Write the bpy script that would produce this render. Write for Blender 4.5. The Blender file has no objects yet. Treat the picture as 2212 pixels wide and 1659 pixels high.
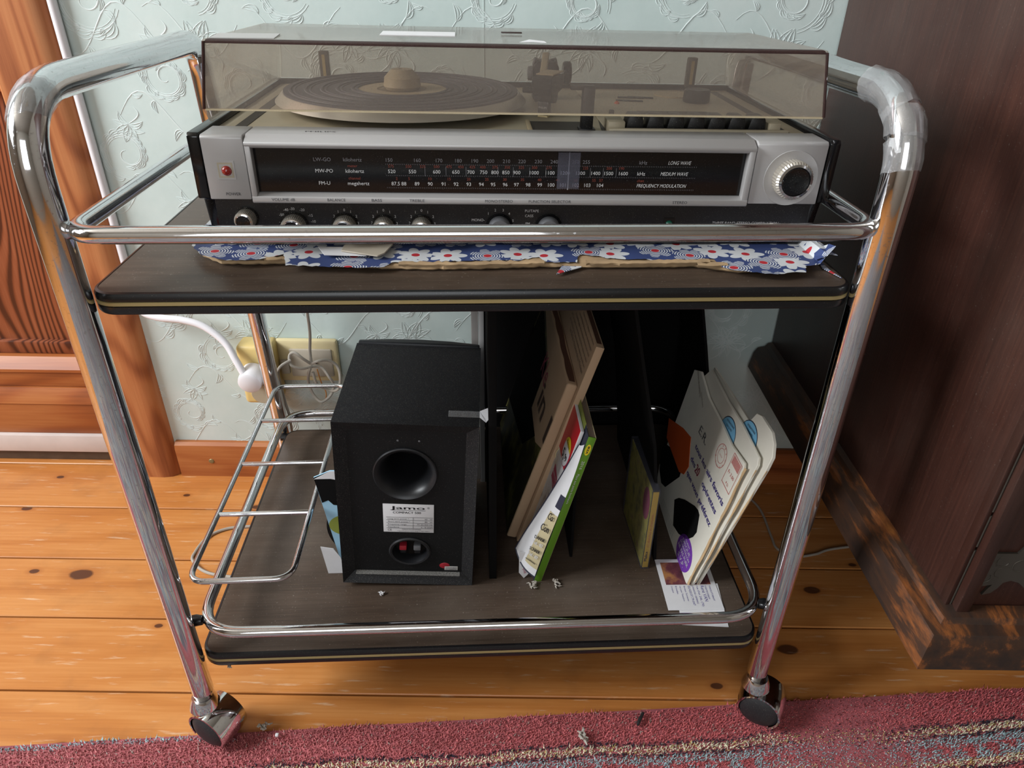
import bpy, bmesh, math, random
import numpy as np
from mathutils import Matrix, Vector, Euler, noise
random.seed(7); rng = np.random.default_rng(7)
PI = math.pi
scene = bpy.context.scene
COL = scene.collection

# ------------------------------------------------------------------ camera
H = 0.895
PITCH, ROLL, FPX = 0.5389450581, 0.0142070722, 1550.13
fw = Vector((0, math.cos(PITCH), -math.sin(PITCH)))
r0 = Vector((1, 0, 0)); d0 = fw.cross(r0)
cr, sr = math.cos(ROLL), math.sin(ROLL)
r2 = r0 * cr - d0 * sr; d2 = r0 * sr + d0 * cr
cam = bpy.data.cameras.new('camera'); camo = bpy.data.objects.new('camera', cam); COL.objects.link(camo)
cam.sensor_width = 36; cam.lens = 36 * FPX / 2212; cam.clip_start = 0.02; cam.clip_end = 50
mw = Matrix.Identity(4)
for i in range(3):
    mw[i][0] = r2[i]; mw[i][1] = -d2[i]; mw[i][2] = -fw[i]
mw[2][3] = H
camo.matrix_world = mw
scene.camera = camo
# ------------------------------------------------------------------ world, light, exposure
scene.view_settings.view_transform = 'Standard'; scene.view_settings.look = 'None'
scene.view_settings.exposure = 0.0; scene.view_settings.gamma = 1.0
scene.view_settings.use_curve_mapping = False
scene.cycles.max_bounces = 10; scene.cycles.transparent_max_bounces = 24
w = bpy.data.worlds.new('sky'); scene.world = w; w.use_nodes = True
w.node_tree.nodes['Background'].inputs[0].default_value = (0.80, 0.90, 1.0, 1)
w.node_tree.nodes['Background'].inputs[1].default_value = 1.0

def area(name, loc, aim, sx, sy, power, col, spread=PI):
    l = bpy.data.lights.new(name, 'AREA'); l.shape = 'RECTANGLE'; l.size = sx; l.size_y = sy
    l.energy = power; l.color = col; l.spread = spread
    o = bpy.data.objects.new(name, l); COL.objects.link(o); o.location = loc
    o.rotation_euler = (Vector(aim) - Vector(loc)).to_track_quat('-Z', 'Y').to_euler()
    return o
# daylight through the left window; second lamp is unseen fill added behind the camera
area('window_and_fill_light', (-2.52, 0.10, 2.0), (0, 0.10, 2.0), 1.3, 1.3, 165, (0.93, 0.97, 1.0))
area('window_and_fill_light', (-0.35, -1.93, 1.55), (-0.35, 0, 1.55), 1.5, 1.3, 17, (0.94, 0.97, 1.0))

# ------------------------------------------------------------------ frames
YAW = 0.0554738; X0, Y0 = -0.3789479, 0.5849143
TRM = Matrix.Translation((X0, Y0, 0)) @ Matrix.Rotation(YAW, 4, 'Z')
S = 0.6322; LZ = 0.1504            # heights of the two shelf tops
def T(u, v, h): return TRM @ Vector((u, v, h))
def tframe(u, v, h, ry=0.0, rz=0.0, rx=0.0):
    return TRM @ Matrix.Translation((u, v, h)) @ Matrix.Rotation(rz, 4, 'Z') @ Matrix.Rotation(ry, 4, 'Y') @ Matrix.Rotation(rx, 4, 'X')

# ------------------------------------------------------------------ object helpers
def thing(name, label, cat, M=None, group=None):
    o = bpy.data.objects.new(name, None); COL.objects.link(o); o.empty_display_size = 0.02
    if M is not None: o.matrix_world = M
    o['label'] = label; o['category'] = cat
    if group: o['group'] = group
    return o
def tag(o, label=None, cat=None, group=None, kind=None):
    if label: o['label'] = label
    if cat: o['category'] = cat
    if group: o['group'] = group
    if kind: o['kind'] = kind
    return o

class MB:
    def __init__(s): s.v = []; s.f = []; s.m = []
    def add(s, vs, fs, mi=0):
        b = len(s.v); s.v += [tuple(p) for p in vs]
        s.f += [tuple(b + i for i in f) for f in fs]; s.m += [mi] * len(fs); return s
    def box(s, x0, x1, y0, y1, z0, z1, bev=0.0, mi=0, seg=2):
        if bev <= 0:
            vs = [(x0,y0,z0),(x1,y0,z0),(x1,y1,z0),(x0,y1,z0),(x0,y0,z1),(x1,y0,z1),(x1,y1,z1),(x0,y1,z1)]
            fs = [(0,3,2,1),(4,5,6,7),(0,1,5,4),(1,2,6,5),(2,3,7,6),(3,0,4,7)]
            return s.add(vs, fs, mi)
        bm = bmesh.new()
        bmesh.ops.create_cube(bm, size=1, matrix=Matrix.Translation(((x0+x1)/2,(y0+y1)/2,(z0+z1)/2)) @ Matrix.Diagonal((x1-x0,y1-y0,z1-z0,1)))
        bmesh.ops.bevel(bm, geom=bm.edges[:], offset=bev, segments=seg, affect='EDGES', profile=0.5)
        return s.bm(bm, mi)
    def bm(s, bm, mi=0):
        bm.verts.index_update()
        s.add([v.co[:] for v in bm.verts], [[v.index for v in f.verts] for f in bm.faces], mi); bm.free(); return s
    def prism(s, poly, a, b, axis='x', mi=0, bev=0.0, seg=2):
        # poly 2D; axis x: poly=(y,z); y: poly=(x,z); z: poly=(x,y)
        def P(p, t): return {'x': (t, p[0], p[1]), 'y': (p[0], t, p[1]), 'z': (p[0], p[1], t)}[axis]
        n = len(poly)
        bm = bmesh.new()
        A = [bm.verts.new(P(p, a)) for p in poly]; B = [bm.verts.new(P(p, b)) for p in poly]
        bm.faces.new(A); bm.faces.new(B[::-1])
        for i in range(n): bm.faces.new([A[i], B[i], B[(i+1) % n], A[(i+1) % n]])
        bmesh.ops.recalc_face_normals(bm, faces=bm.faces[:])
        if bev > 0: bmesh.ops.bevel(bm, geom=bm.edges[:], offset=bev, segments=seg, affect='EDGES', profile=0.5)
        return s.bm(bm, mi)
    def lathe(s, prof, n=32, M=None, mi=0, a0=0.0, a1=2*PI, caps=True):
        # prof (radius, z) ; revolved round local z, then M
        M = M or Matrix.Identity(4); full = abs(a1 - a0 - 2*PI) < 1e-6
        k = n if full else n + 1; vs = []
        for i in range(k):
            a = a0 + (a1 - a0) * i / n
            for r, z in prof: vs.append((M @ Vector((r*math.cos(a), r*math.sin(a), z)))[:])
        m = len(prof); fs = []
        for i in range(n):
            j = (i + 1) % k
            for q in range(m - 1): fs.append((i*m+q, j*m+q, j*m+q+1, i*m+q+1))
        if full and caps:
            if prof[0][0] > 1e-6: fs.append(tuple(i*m for i in range(n))[::-1])
            if prof[-1][0] > 1e-6: fs.append(tuple(i*m+m-1 for i in range(n)))
        return s.add(vs, fs, mi)
    def tube(s, pts, r, n=16, closed=False, mi=0, flat=1.0, caps=True):
        pts = [Vector(p) for p in pts]; N = len(pts)
        rr = r if hasattr(r, '__len__') else [r] * N
        tan = []
        for i in range(N):
            if closed: t = pts[(i+1) % N] - pts[i-1]
            else: t = pts[min(i+1, N-1)] - pts[max(i-1, 0)]
            tan.append(t.normalized() if t.length > 1e-9 else Vector((0,0,1)))
        ref = Vector((0,0,1)) if abs(tan[0].z) < 0.9 else Vector((0,1,0))
        nrm = (ref - tan[0]*ref.dot(tan[0])).normalized(); vs = []
        for i in range(N):
            nrm = (nrm - tan[i]*nrm.dot(tan[i])).normalized(); bi = tan[i].cross(nrm)
            for k in range(n):
                a = 2*PI*k/n; vs.append((pts[i] + nrm*math.cos(a)*rr[i] + bi*math.sin(a)*rr[i]*flat)[:])
        fs = []
        for i in range(N if closed else N-1):
            j = (i+1) % N
            for k in range(n): fs.append((i*n+k, i*n+(k+1) % n, j*n+(k+1) % n, j*n+k))
        if not closed and caps: fs.append(tuple(range(n))[::-1]); fs.append(tuple((N-1)*n+k for k in range(n)))
        return s.add(vs, fs, mi)
    def xf(s, M): s.v = [(M @ Vector(p))[:] for p in s.v]; return s
    def build(s, name, mats, parent=None, M=None, smooth=35):
        me = bpy.data.meshes.new(name); me.from_pydata(s.v, [], s.f); me.update()
        if not isinstance(mats, (list, tuple)): mats = [mats]
        for m in mats: me.materials.append(m)
        if len(mats) > 1: me.polygons.foreach_set('material_index', s.m)
        if smooth: me.shade_smooth(); me.set_sharp_from_angle(angle=math.radians(smooth))
        o = bpy.data.objects.new(name, me); COL.objects.link(o)
        if parent is not None: o.parent = parent
        elif M is not None: o.matrix_world = M
        return o

def rpath(pts, rad, n=8, closed=False):
    """polyline with rounded corners"""
    pts = [Vector(p) for p in pts]; out = []; N = len(pts)
    rr = rad if hasattr(rad, '__len__') else [rad]*N
    for i in range(N):
        if not closed and i in (0, N-1): out.append(pts[i]); continue
        p, a, b = pts[i], pts[i-1], pts[(i+1) % N]
        da, db = (a-p).normalized(), (b-p).normalized(); ang = da.angle(db)
        if ang > PI - 0.02 or rr[i] <= 0: out.append(p); continue
        t = rr[i] / math.tan(ang/2); t = min(t, (a-p).length*0.49, (b-p).length*0.49)
        for k in range(n+1):
            q = k/n; A = p + da*t; B = p + db*t
            out.append(A*(1-q)**2 + p*2*q*(1-q)*0.98 + p*0.02*2*q*(1-q) + B*q*q)
    return out
def dens(pts, step, closed=False):
    pts = [Vector(p) for p in pts]; out = []
    M_ = len(pts) if closed else len(pts)-1
    for i in range(M_):
        a, b = pts[i], pts[(i+1) % len(pts)]; k = max(1, int((b-a).length/step))
        for q in range(k): out.append(a.lerp(b, q/k))
    if not closed: out.append(pts[-1])
    return out
def spline(pts, n=8):
    pts = [Vector(p) for p in pts]; P = [pts[0]] + pts + [pts[-1]]; out = []
    for i in range(1, len(P)-2):
        for k in range(n):
            t = k/n; a, b, c, d = P[i-1], P[i], P[i+1], P[i+2]
            out.append(0.5*((2*b) + (c-a)*t + (2*a-5*b+4*c-d)*t*t + (3*b-3*c+d-a)*t**3))
    out.append(pts[-1]); return out

# ------------------------------------------------------------------ text
_txt = {}
def text_mesh(body):
    if body in _txt: return _txt[body]
    cu = bpy.data.curves.new('t', 'FONT'); cu.body = body; cu.size = 1; cu.resolution_u = 2
    o = bpy.data.objects.new('t', cu); COL.objects.link(o)
    dg = bpy.context.evaluated_depsgraph_get(); ev = o.evaluated_get(dg); me = ev.to_mesh()
    vs = [v.co.copy() for v in me.vertices]; fs = [tuple(p.vertices) for p in me.polygons]
    ev.to_mesh_clear(); COL.objects.unlink(o); bpy.data.objects.remove(o); bpy.data.curves.remove(cu)
    _txt[body] = (vs, fs); return _txt[body]
def text(mb, body, M, size, width=None, align='c', mi=0, bold=0.0, shear=0.0):
    """lettering in the local xy plane of M; size = cap height-ish; width = total width to fit"""
    vs, fs = text_mesh(body)
    if not vs: return mb
    xs = [v.x for v in vs]; x0, x1 = min(xs), max(xs); wd = x1 - x0
    sy = size / 0.70; sx = (width / wd) if width else sy
    off = {'c': (x0+x1)/2, 'l': x0, 'r': x1}[align]
    reps = [0] if not bold else [-bold, 0, bold]
    for d in reps:
        mb.add([(M @ Vector(((v.x-off)*sx + v.y*sy*shear + d, v.y*sy, 0)))[:] for v in vs], fs, mi)
    return mb
def plane_M(o, ex, ey):
    ex = Vector(ex).normalized(); ey = Vector(ey); ey = (ey - ex*ey.dot(ex)).normalized(); ez = ex.cross(ey)
    m = Matrix.Identity(4)
    for i in range(3): m[i][0], m[i][1], m[i][2], m[i][3] = ex[i], ey[i], ez[i], o[i]
    return m

# ------------------------------------------------------------------ materials
def srgb(h):
    if isinstance(h, str): c = [int(h[i:i+2], 16)/255 for i in (0, 2, 4)]
    else: c = [x/255 for x in h]
    return tuple(((x/12.92) if x <= 0.04045 else ((x+0.055)/1.055)**2.4) for x in c) + (1,)
class NT:
    def __init__(s, name):
        s.mat = bpy.data.materials.new(name); s.mat.use_nodes = True; s.t = s.mat.node_tree
        s.b = s.t.nodes['Principled BSDF']; s.out = s.t.nodes['Material Output']
    def n(s, typ, **kw):
        nd = s.t.nodes.new('ShaderNode' + typ)
        for k, v in kw.items():
            if k.startswith('_'): setattr(nd, k[1:], v)
            else: nd.inputs[int(k[1:]) if k[1:].isdigit() and k[0] == 'i' else k.replace('__', ' ')].default_value = v
        return nd
    def l(s, a, b): s.t.links.new(a, b)
    def coord(s, scale=(1,1,1), out='Object', rand=0.0, rot=(0,0,0)):
        tc = s.n('TexCoord'); mp = s.n('Mapping'); mp.inputs['Scale'].default_value = scale; mp.inputs['Rotation'].default_value = rot
        s.l(tc.outputs[out], mp.inputs['Vector'])
        if rand:
            oi = s.n('ObjectInfo'); ml = s.n('Math', _operation='MULTIPLY'); ml.inputs[1].default_value = rand
            s.l(oi.outputs['Random'], ml.inputs[0]); s.l(ml.outputs[0], mp.inputs['Location'])
        return mp.outputs[0]
    def noise(s, vec, scale, detail=3, rough=0.55, dist=0.0):
        nd = s.n('TexNoise'); nd.inputs['Scale'].default_value = scale; nd.inputs['Detail'].default_value = detail
        nd.inputs['Roughness'].default_value = rough; nd.inputs['Distortion'].default_value = dist
        s.l(vec, nd.inputs['Vector']); return nd.outputs['Fac']
    def ramp(s, fac, stops, interp='LINEAR'):
        nd = s.n('ValToRGB'); cr_ = nd.color_ramp; cr_.interpolation = interp
        while len(cr_.elements) < len(stops): cr_.elements.new(0.5)
        for e, (p, c) in zip(cr_.elements, stops):
            e.position = p; e.color = c if len(c) == 4 else tuple(c)+(1,)
        s.l(fac, nd.inputs[0]); return nd.outputs[0]
    def mix(s, fac, a, b, mode='MIX'):
        nd = s.n('Mix', _data_type='RGBA', _blend_type=mode)
        for sock, val in ((nd.inputs[0], fac), (nd.inputs[6], a), (nd.inputs[7], b)):
            if isinstance(val, bpy.types.NodeSocket): s.l(val, sock)
            else: sock.default_value = val
        return nd.outputs[2]
    def math(s, op, a, b=None, c=None):
        nd = s.n('Math', _operation=op)
        for i, val in enumerate((a, b, c)):
            if val is None: continue
            if isinstance(val, bpy.types.NodeSocket): s.l(val, nd.inputs[i])
            else: nd.inputs[i].default_value = val
        return nd.outputs[0]
    def bump(s, h, strength, dist=0.001):
        nd = s.n('Bump'); nd.inputs['Strength'].default_value = strength; nd.inputs['Distance'].default_value = dist
        s.l(h, nd.inputs['Height']); s.l(nd.outputs[0], s.b.inputs['Normal'])
    def set(s, col=None, rough=None, metal=None, spec=None, **kw):
        for nm, val in (('Base Color', col), ('Roughness', rough), ('Metallic', metal), ('Specular IOR Level', spec)):
            if val is None: continue
            if isinstance(val, bpy.types.NodeSocket): s.l(val, s.b.inputs[nm])
            else: s.b.inputs[nm].default_value = val
        for k, v in kw.items(): s.b.inputs[k.replace('_', ' ')].default_value = v
        return s.mat
BW = lambda v: (v, v, v, 1)
def plain(name, col, rough=0.6, metal=0.0, spec=0.5, var=0.0, scale=40, speck=0.0, bump=0.0, **kw):
    """plain stuff with slight tonal variation and optional pale dust specks"""
    m = NT(name); c = srgb(col); vec = m.coord()
    f = m.noise(vec, scale, 4)
    a = tuple(min(1, x*(1+var)) for x in c[:3])+(1,); b = tuple(x*(1-var) for x in c[:3])+(1,)
    cc = m.ramp(f, [(0.3, b), (0.7, a)])
    if speck:
        f2 = m.noise(vec, 1100, 2); k = m.ramp(f2, [(0.70 - speck*0.12, BW(0)), (0.80, BW(0.55))])
        cc = m.mix(k, cc, srgb('9a968f'))
    if bump: m.bump(f, bump, 0.0008)
    return m.set(cc, rough, metal, spec, **kw)

def wood(name, light, mid, dark, axis='x', gs=1.0, rough=0.45, knots=False, rand=0.0, contrast=1.0, bump=0.15, worn=0.0, rings=9.0, fr=0.35, speck=0.0):
    m = NT(name)
    def C(a, c, **k): return m.coord(tuple(q*gs for q in {'x': (a, c, c), 'y': (c, a, c), 'z': (c, c, a)}[axis]), rand=rand, **k)
    slow = m.noise(C(0.9, 5.5), 1.0, 1.5, 0.4)
    # growth rings are the contour lines of a slow stretched noise
    rg = m.math('ADD', 0.5, m.math('MULTIPLY', m.math('SINE', m.math('MULTIPLY', slow, rings*6.283)), 0.5))
    rg = m.math('POWER', rg, 2.2)
    mask = m.noise(C(0.5, 3), 1.7, 2)
    rg = m.math('MULTIPLY', rg, m.ramp(mask, [(0.35, BW(0.35)), (0.65, BW(1))]))
    fine = m.noise(C(5, 150), 1.4, 3, 0.6)
    broad = m.noise(C(1.2, 9), 1.3, 3, 0.55)
    f = m.math('ADD', m.math('MULTIPLY', rg, 0.42*contrast), m.math('ADD', m.math('MULTIPLY', broad, 0.45), m.math('MULTIPLY', fine, fr)))
    cc = m.ramp(f, [(0.28, srgb(light)), (0.55, srgb(mid)), (0.95, srgb(dark))])
    if knots:
        kv = m.coord((4.3, 7.6, 0.0), rand=rand*1.7)
        vo = m.n('TexVoronoi', _voronoi_dimensions='2D'); vo.inputs['Scale'].default_value = 1.0; m.l(kv, vo.inputs['Vector'])
        sk_ = m.n('SeparateColor'); m.l(vo.outputs['Color'], sk_.inputs[0])
        dd = m.math('ADD', m.math('MULTIPLY', vo.outputs['Distance'], m.math('ADD', 0.75, m.math('MULTIPLY', sk_.outputs[0], 1.6))), m.math('MULTIPLY', m.noise(m.coord((40, 60, 1)), 1, 2), 0.03))
        k1 = m.ramp(dd, [(0.070, BW(0.9)), (0.086, BW(0.0))]); k2 = m.ramp(dd, [(0.06, BW(0.55)), (0.16, BW(0))])
        cc = m.mix(k2, cc, srgb(dark)); cc = m.mix(k1, cc, srgb('4a2a1c'))
    if worn:
        wv = m.noise(m.coord((5, 45, 1), rand=3), 3.0, 5, 0.6); wk = m.ramp(wv, [(0.60, BW(0)), (0.72, BW(worn))])
        cc = m.mix(wk, cc, srgb('dcc0a0'))
        st_ = m.noise(m.coord((7, 9, 1), rand=5), 2.0, 4); cc = m.mix(m.ramp(st_, [(0.55, BW(0)), (0.75, BW(0.30))]), cc, srgb('8a5a34'))
    if speck:
        sv = m.coord((1, 1, 1)); k = m.ramp(m.noise(sv, 420, 2), [(0.66, BW(0)), (0.76, BW(speck))]); cc = m.mix(k, cc, srgb('a39c92'))
        k = m.ramp(m.noise(sv, 7, 4), [(0.45, BW(0)), (0.8, BW(speck*0.6))]); cc = m.mix(k, cc, srgb('8b8176'))
    m.bump(fine, bump, 0.0004)
    return m.set(cc, rough, spec=0.4)

M = {}
M['floor'] = wood('pine_boards', 'cf9054', 'be7a3e', '985527', 'x', 1.0, 0.34, knots=True, rand=40, contrast=0.55, worn=0.6, rings=8, fr=0.45)
M['pine_v'] = wood('pine_upright', 'bd7e50', 'aa683f', '7a4024', 'z', 1.4, 0.42, contrast=1.0, rings=17)
M['pine_h'] = wood('pine_level', 'b0703f', '9a562c', '613018', 'x', 1.4, 0.42, contrast=0.9, rings=8)
M['pine_red'] = wood('pine_panel', '96583a', '804428', '4a2414', 'z', 1.0, 0.4, contrast=1.6, rings=38)
M['dark_gap'] = plain('dark_gap', '1a120d', 0.95)
M['walnut'] = wood('dark_laminate', '594a3f', '493c32', '322822', 'x', 2.4, 0.40, contrast=0.25, bump=0.1, rings=6, fr=0.6, speck=0.38)
M['mahog'] = wood('mahogany', '4a2c22', '3a211a', '271510', 'z', 1.6, 0.42, contrast=0.2, bump=0.3, fr=0.7, speck=0.12)
M['mahog_x'] = wood('mahogany_level', '4a2a1e', '361e15', '241210', 'x', 1.6, 0.4, contrast=0.3, bump=0.25)
def plinthmat():
    m = NT('worn_plinth'); v = m.coord((20, 4, 20)); f = m.noise(v, 2.2, 6, 0.65)
    cc = m.ramp(f, [(0.40, srgb('2a1d17')), (0.55, srgb('3d2618')), (0.66, srgb('7a4620')), (0.75, srgb('a0642e'))])
    m.bump(f, 0.4, 0.001); return m.set(cc, 0.5)
M['plinth'] = plinthmat()
def wallmat():
    m = NT('wallpaper'); v = m.coord(); f = m.noise(v, 9, 5, 0.6); g = m.noise(v, 60, 3)
    cc = m.ramp(f, [(0.3, srgb('b9c8c4')), (0.55, srgb('c2cfcb')), (0.75, srgb('cad3cf'))])
    m.bump(g, 0.25, 0.001); return m.set(cc, 0.55, spec=0.35)
M['wallpaper'] = wallmat()
def wallr():
    m = NT('wallpaper_embossed'); return m.set(srgb('ccd6d3'), 0.45, spec=0.5)
M['wallpaper_raised'] = wallr()
M['plaster'] = plain('painted_plaster', '827b70', 0.8)
M['white_paint'] = plain('white_paint', 'e6e2dd', 0.4)
M['marble'] = plain('pale_marble', 'cfc4bf', 0.35, var=0.08, scale=12)
M['oldbrown'] = plain('grey_brown_strip', '5b4a3c', 0.7, var=0.15)
def chrome(name, base=0.78, rough=0.07):
    m = NT(name); v = m.coord(); f = m.noise(v, 300, 3); k = m.ramp(f, [(0.60, BW(0)), (0.78, BW(1))])
    g = m.noise(v, 14, 4, 0.6); h = m.ramp(g, [(0.52, BW(0)), (0.75, BW(1))])
    rr = m.math('ADD', m.math('MULTIPLY', k, 0.25), m.math('ADD', m.math('MULTIPLY', h, 0.12), rough))
    cc = m.mix(m.math('MULTIPLY', k, 0.45), (base*0.97, base*0.97, base, 1), srgb('7d7468'))
    return m.set(cc, rr, 1.0)
M['chrome'] = chrome('chrome'); M['wire'] = chrome('chrome_wire', 0.7, 0.16)
M['black'] = plain('black_plastic', '151516', 0.42, speck=0.6)
M['blackgloss'] = plain('black_gloss', '0d0d0f', 0.16, spec=0.5, speck=0.3)
M['rubber'] = plain('black_rubber', '202022', 0.5, speck=0.6)
M['edge'] = plain('black_edging', '101012', 0.28, speck=0.3)
M['gold'] = plain('gold_strip', 'a08e60', 0.4, 0.2)
M['silver'] = plain('silver_paint', 'aba9a8', 0.42, 0.30, speck=0.35)
M['deck'] = plain('champagne_deck', 'a69d88', 0.5, 0.2, var=0.06, speck=0.5)
M['deckdark'] = plain('dark_deck_strip', '3a352f', 0.6, speck=0.5)
M['alu'] = plain('turned_aluminium', 'c9c2b6', 0.32, 0.7)
M['mat'] = plain('rubber_mat', '45434a', 0.6, var=0.05, speck=0.9)
M['beige'] = plain('beige_plastic', 'a39478', 0.5, speck=0.3)
M['ink'] = plain('dark_print', '26252a', 0.6)
M['white_ink'] = plain('white_print', 'c9c9c9', 0.6)
M['grey_ink'] = plain('faint_print', '77767a', 0.6)
M['red_ink'] = plain('dull_red_print', '7d3423', 0.6)
M['kraft_ink'] = plain('grey_print_on_card', '7a6658', 0.8)
M['violet_ink'] = plain('violet_print', '4c3f8e', 0.7)
M['stamp_ink'] = plain('red_stamp_ink', 'c4716c', 0.7)
M['purple'] = plain('purple_print', '6f35a0', 0.6)
M['crimson'] = plain('crimson_print', 'a33a55', 0.6)
M['paper'] = plain('white_paper', 'd9d8da', 0.7, var=0.03)
M['envelope'] = plain('aged_white_paper', 'd8d3c6', 0.75, var=0.05, scale=20)
M['enveloped'] = plain('envelope_edge', 'b89a74', 0.85, var=0.15)
M['kraft'] = plain('beige_card', 'b49678', 0.75, var=0.05, scale=15)
M['kraftdark'] = plain('brown_card_inside', '5c3a28', 0.9)
M['card'] = plain('cardboard', 'a58a68', 0.9, var=0.2, scale=50, bump=0.4)
M['taupe'] = plain('grey_box_card', '8f8a86', 0.6); M['lightgrey'] = plain('pale_grey_card', 'b0aeac', 0.5)
M['blackcard'] = plain('black_card', '0e0d0d', 0.85, spec=0.12)
M['cream'] = plain('cream_plastic', 'cdbd92', 0.45, var=0.04); M['creamy'] = plain('yellowed_plastic', 'd0b676', 0.42, var=0.05)
M['greyplate'] = plain('grey_cover_plate', 'aea494', 0.5)
M['cable_white'] = plain('white_cable', 'dcd9dc', 0.4); M['cable_grey'] = plain('grey_flat_cable', 'a39b90', 0.5, speck=0.3)
M['copper'] = plain('orange_wire', 'c48445', 0.5)
M['brass'] = plain('dull_brass', '8a7a55', 0.5, 0.5)
M['dusty'] = plain('dust_layer', '6c6a66', 0.95, var=0.5, scale=500)
M['iron'] = plain('dark_iron', '5a554e', 0.45, 0.6)
M['redplastic'] = plain('red_plastic', 'a02230', 0.4); M['greyplastic'] = plain('grey_plastic', '66676a', 0.45)
M['green_spine'] = plain('green_spine', '5d8a1e', 0.45); M['yellow'] = plain('yellow_print', 'e3c81e', 0.5)
M['red'] = plain('red_print', 'c81e2c', 0.4); M['sand'] = plain('sand_print', 'bdb08c', 0.6); M['navy'] = plain('navy_print', '2a2c3e', 0.5)
M['pages'] = plain('brown_page_block', '8c7a6a', 0.8); M['cdyellow'] = plain('cd_yellow', 'd3ad28', 0.4)
M['skyblue'] = plain('sky_blue_print', '9cc4dc', 0.5); M['olive'] = plain('olive_print', '8b9440', 0.5); M['orange'] = plain('orange_print', 'c0501c', 0.6)
M['labelblue'] = plain('pale_blue_label', '78b4d6', 0.5); M['dust'] = plain('grey_lint', 'a8a197', 1.0)
M['redlens'] = plain('red_lens', '8c1a14', 0.15, spec=0.8); M['greenlens'] = plain('green_lens', '1d5a48', 0.15, spec=0.8)
M['speaker'] = plain('black_vinyl_veneer', '19191b', 0.55, spec=0.3, speck=0.9)
M['speakback'] = plain('black_board', '111112', 0.6, spec=0.25, speck=0.2)
M['softblack'] = plain('port_plastic', '1b1c1f', 0.38)

def photo(name, stops, scale=30, rough=0.5, sc=(1,1,1)):
    m = NT(name); v = m.coord(sc); f = m.noise(v, scale, 5, 0.6)
    return m.set(m.ramp(f, [(p, srgb(c)) for p, c in stops]), rough)
M['forest'] = photo('forest_photo', [(0.3, '1c1a14'), (0.5, '3a3620'), (0.62, '6e6a3a'), (0.75, '8f8a5a')], 22)
M['cdcover'] = photo('meadow_picture', [(0.3, '5a5a1c'), (0.45, 'a8a02c'), (0.6, 'c8bc40'), (0.75, '8a4a58')], 45)
M['collage'] = photo('magazine_photos', [(0.35, '5c2a20'), (0.45, 'c8c0b8'), (0.6, 'd8d8dc'), (0.7, '7a5a3a')], 25)
M['hillphoto'] = photo('hill_photo', [(0.35, '3a1d24'), (0.5, '6e3a40'), (0.62, 'b07a48'), (0.8, '2c1424')], 26)

def lidmat(name, tint, haze, hazecol):
    m = NT(name); m.t.nodes.remove(m.b)
    tr = m.n('BsdfTransparent'); tr.inputs[0].default_value = tint
    df = m.n('BsdfDiffuse'); df.inputs[0].default_value = hazecol
    v = m.coord(); k = m.ramp(m.noise(v, 900, 2), [(0.62, BW(0)), (0.75, BW(1))])
    fac = m.math('ADD', m.math('MULTIPLY', k, 0.25), m.math('ADD', haze, m.math('MULTIPLY', m.noise(v, 12, 4), haze*0.6)))
    mx = m.n('MixShader'); m.l(fac, mx.inputs[0]); m.l(tr.outputs[0], mx.inputs[1]); m.l(df.outputs[0], mx.inputs[2])
    gl = m.n('BsdfGlossy'); gl.inputs['Roughness'].default_value = 0.06; gl.inputs[0].default_value = (0.9,0.9,0.9,1)
    fr = m.n('Fresnel'); fr.inputs[0].default_value = 1.45
    m2 = m.n('MixShader'); m.l(m.math('MULTIPLY', fr.outputs[0], 0.38), m2.inputs[0]); m.l(mx.outputs[0], m2.inputs[1]); m.l(gl.outputs[0], m2.inputs[2])
    m.l(m2.outputs[0], m.out.inputs[0]); return m.mat
M['lid'] = lidmat('smoked_acrylic', (0.92, 0.885, 0.845, 1), 0.11, srgb('bcb2aa'))
M['lidtop'] = lidmat('dusty_acrylic', (0.93, 0.905, 0.88, 1), 0.20, srgb('c4c4c0'))
M['lidcut'] = lidmat('acrylic_cut_edge', (0.85, 0.8, 0.7, 1), 0.6, srgb('c8ba9c'))
M['lidedge'] = lidmat('smoked_acrylic_edge', (0.30, 0.22, 0.21, 1), 0.25, srgb('5a4644'))
M['tape'] = lidmat('clear_tape', (0.94, 0.94, 0.94, 1), 0.17, srgb('c4c4c4'))
M['needle_window'] = lidmat('clear_pointer', (0.8, 0.8, 0.85, 1), 0.10, srgb('9a9aa8'))

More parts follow.
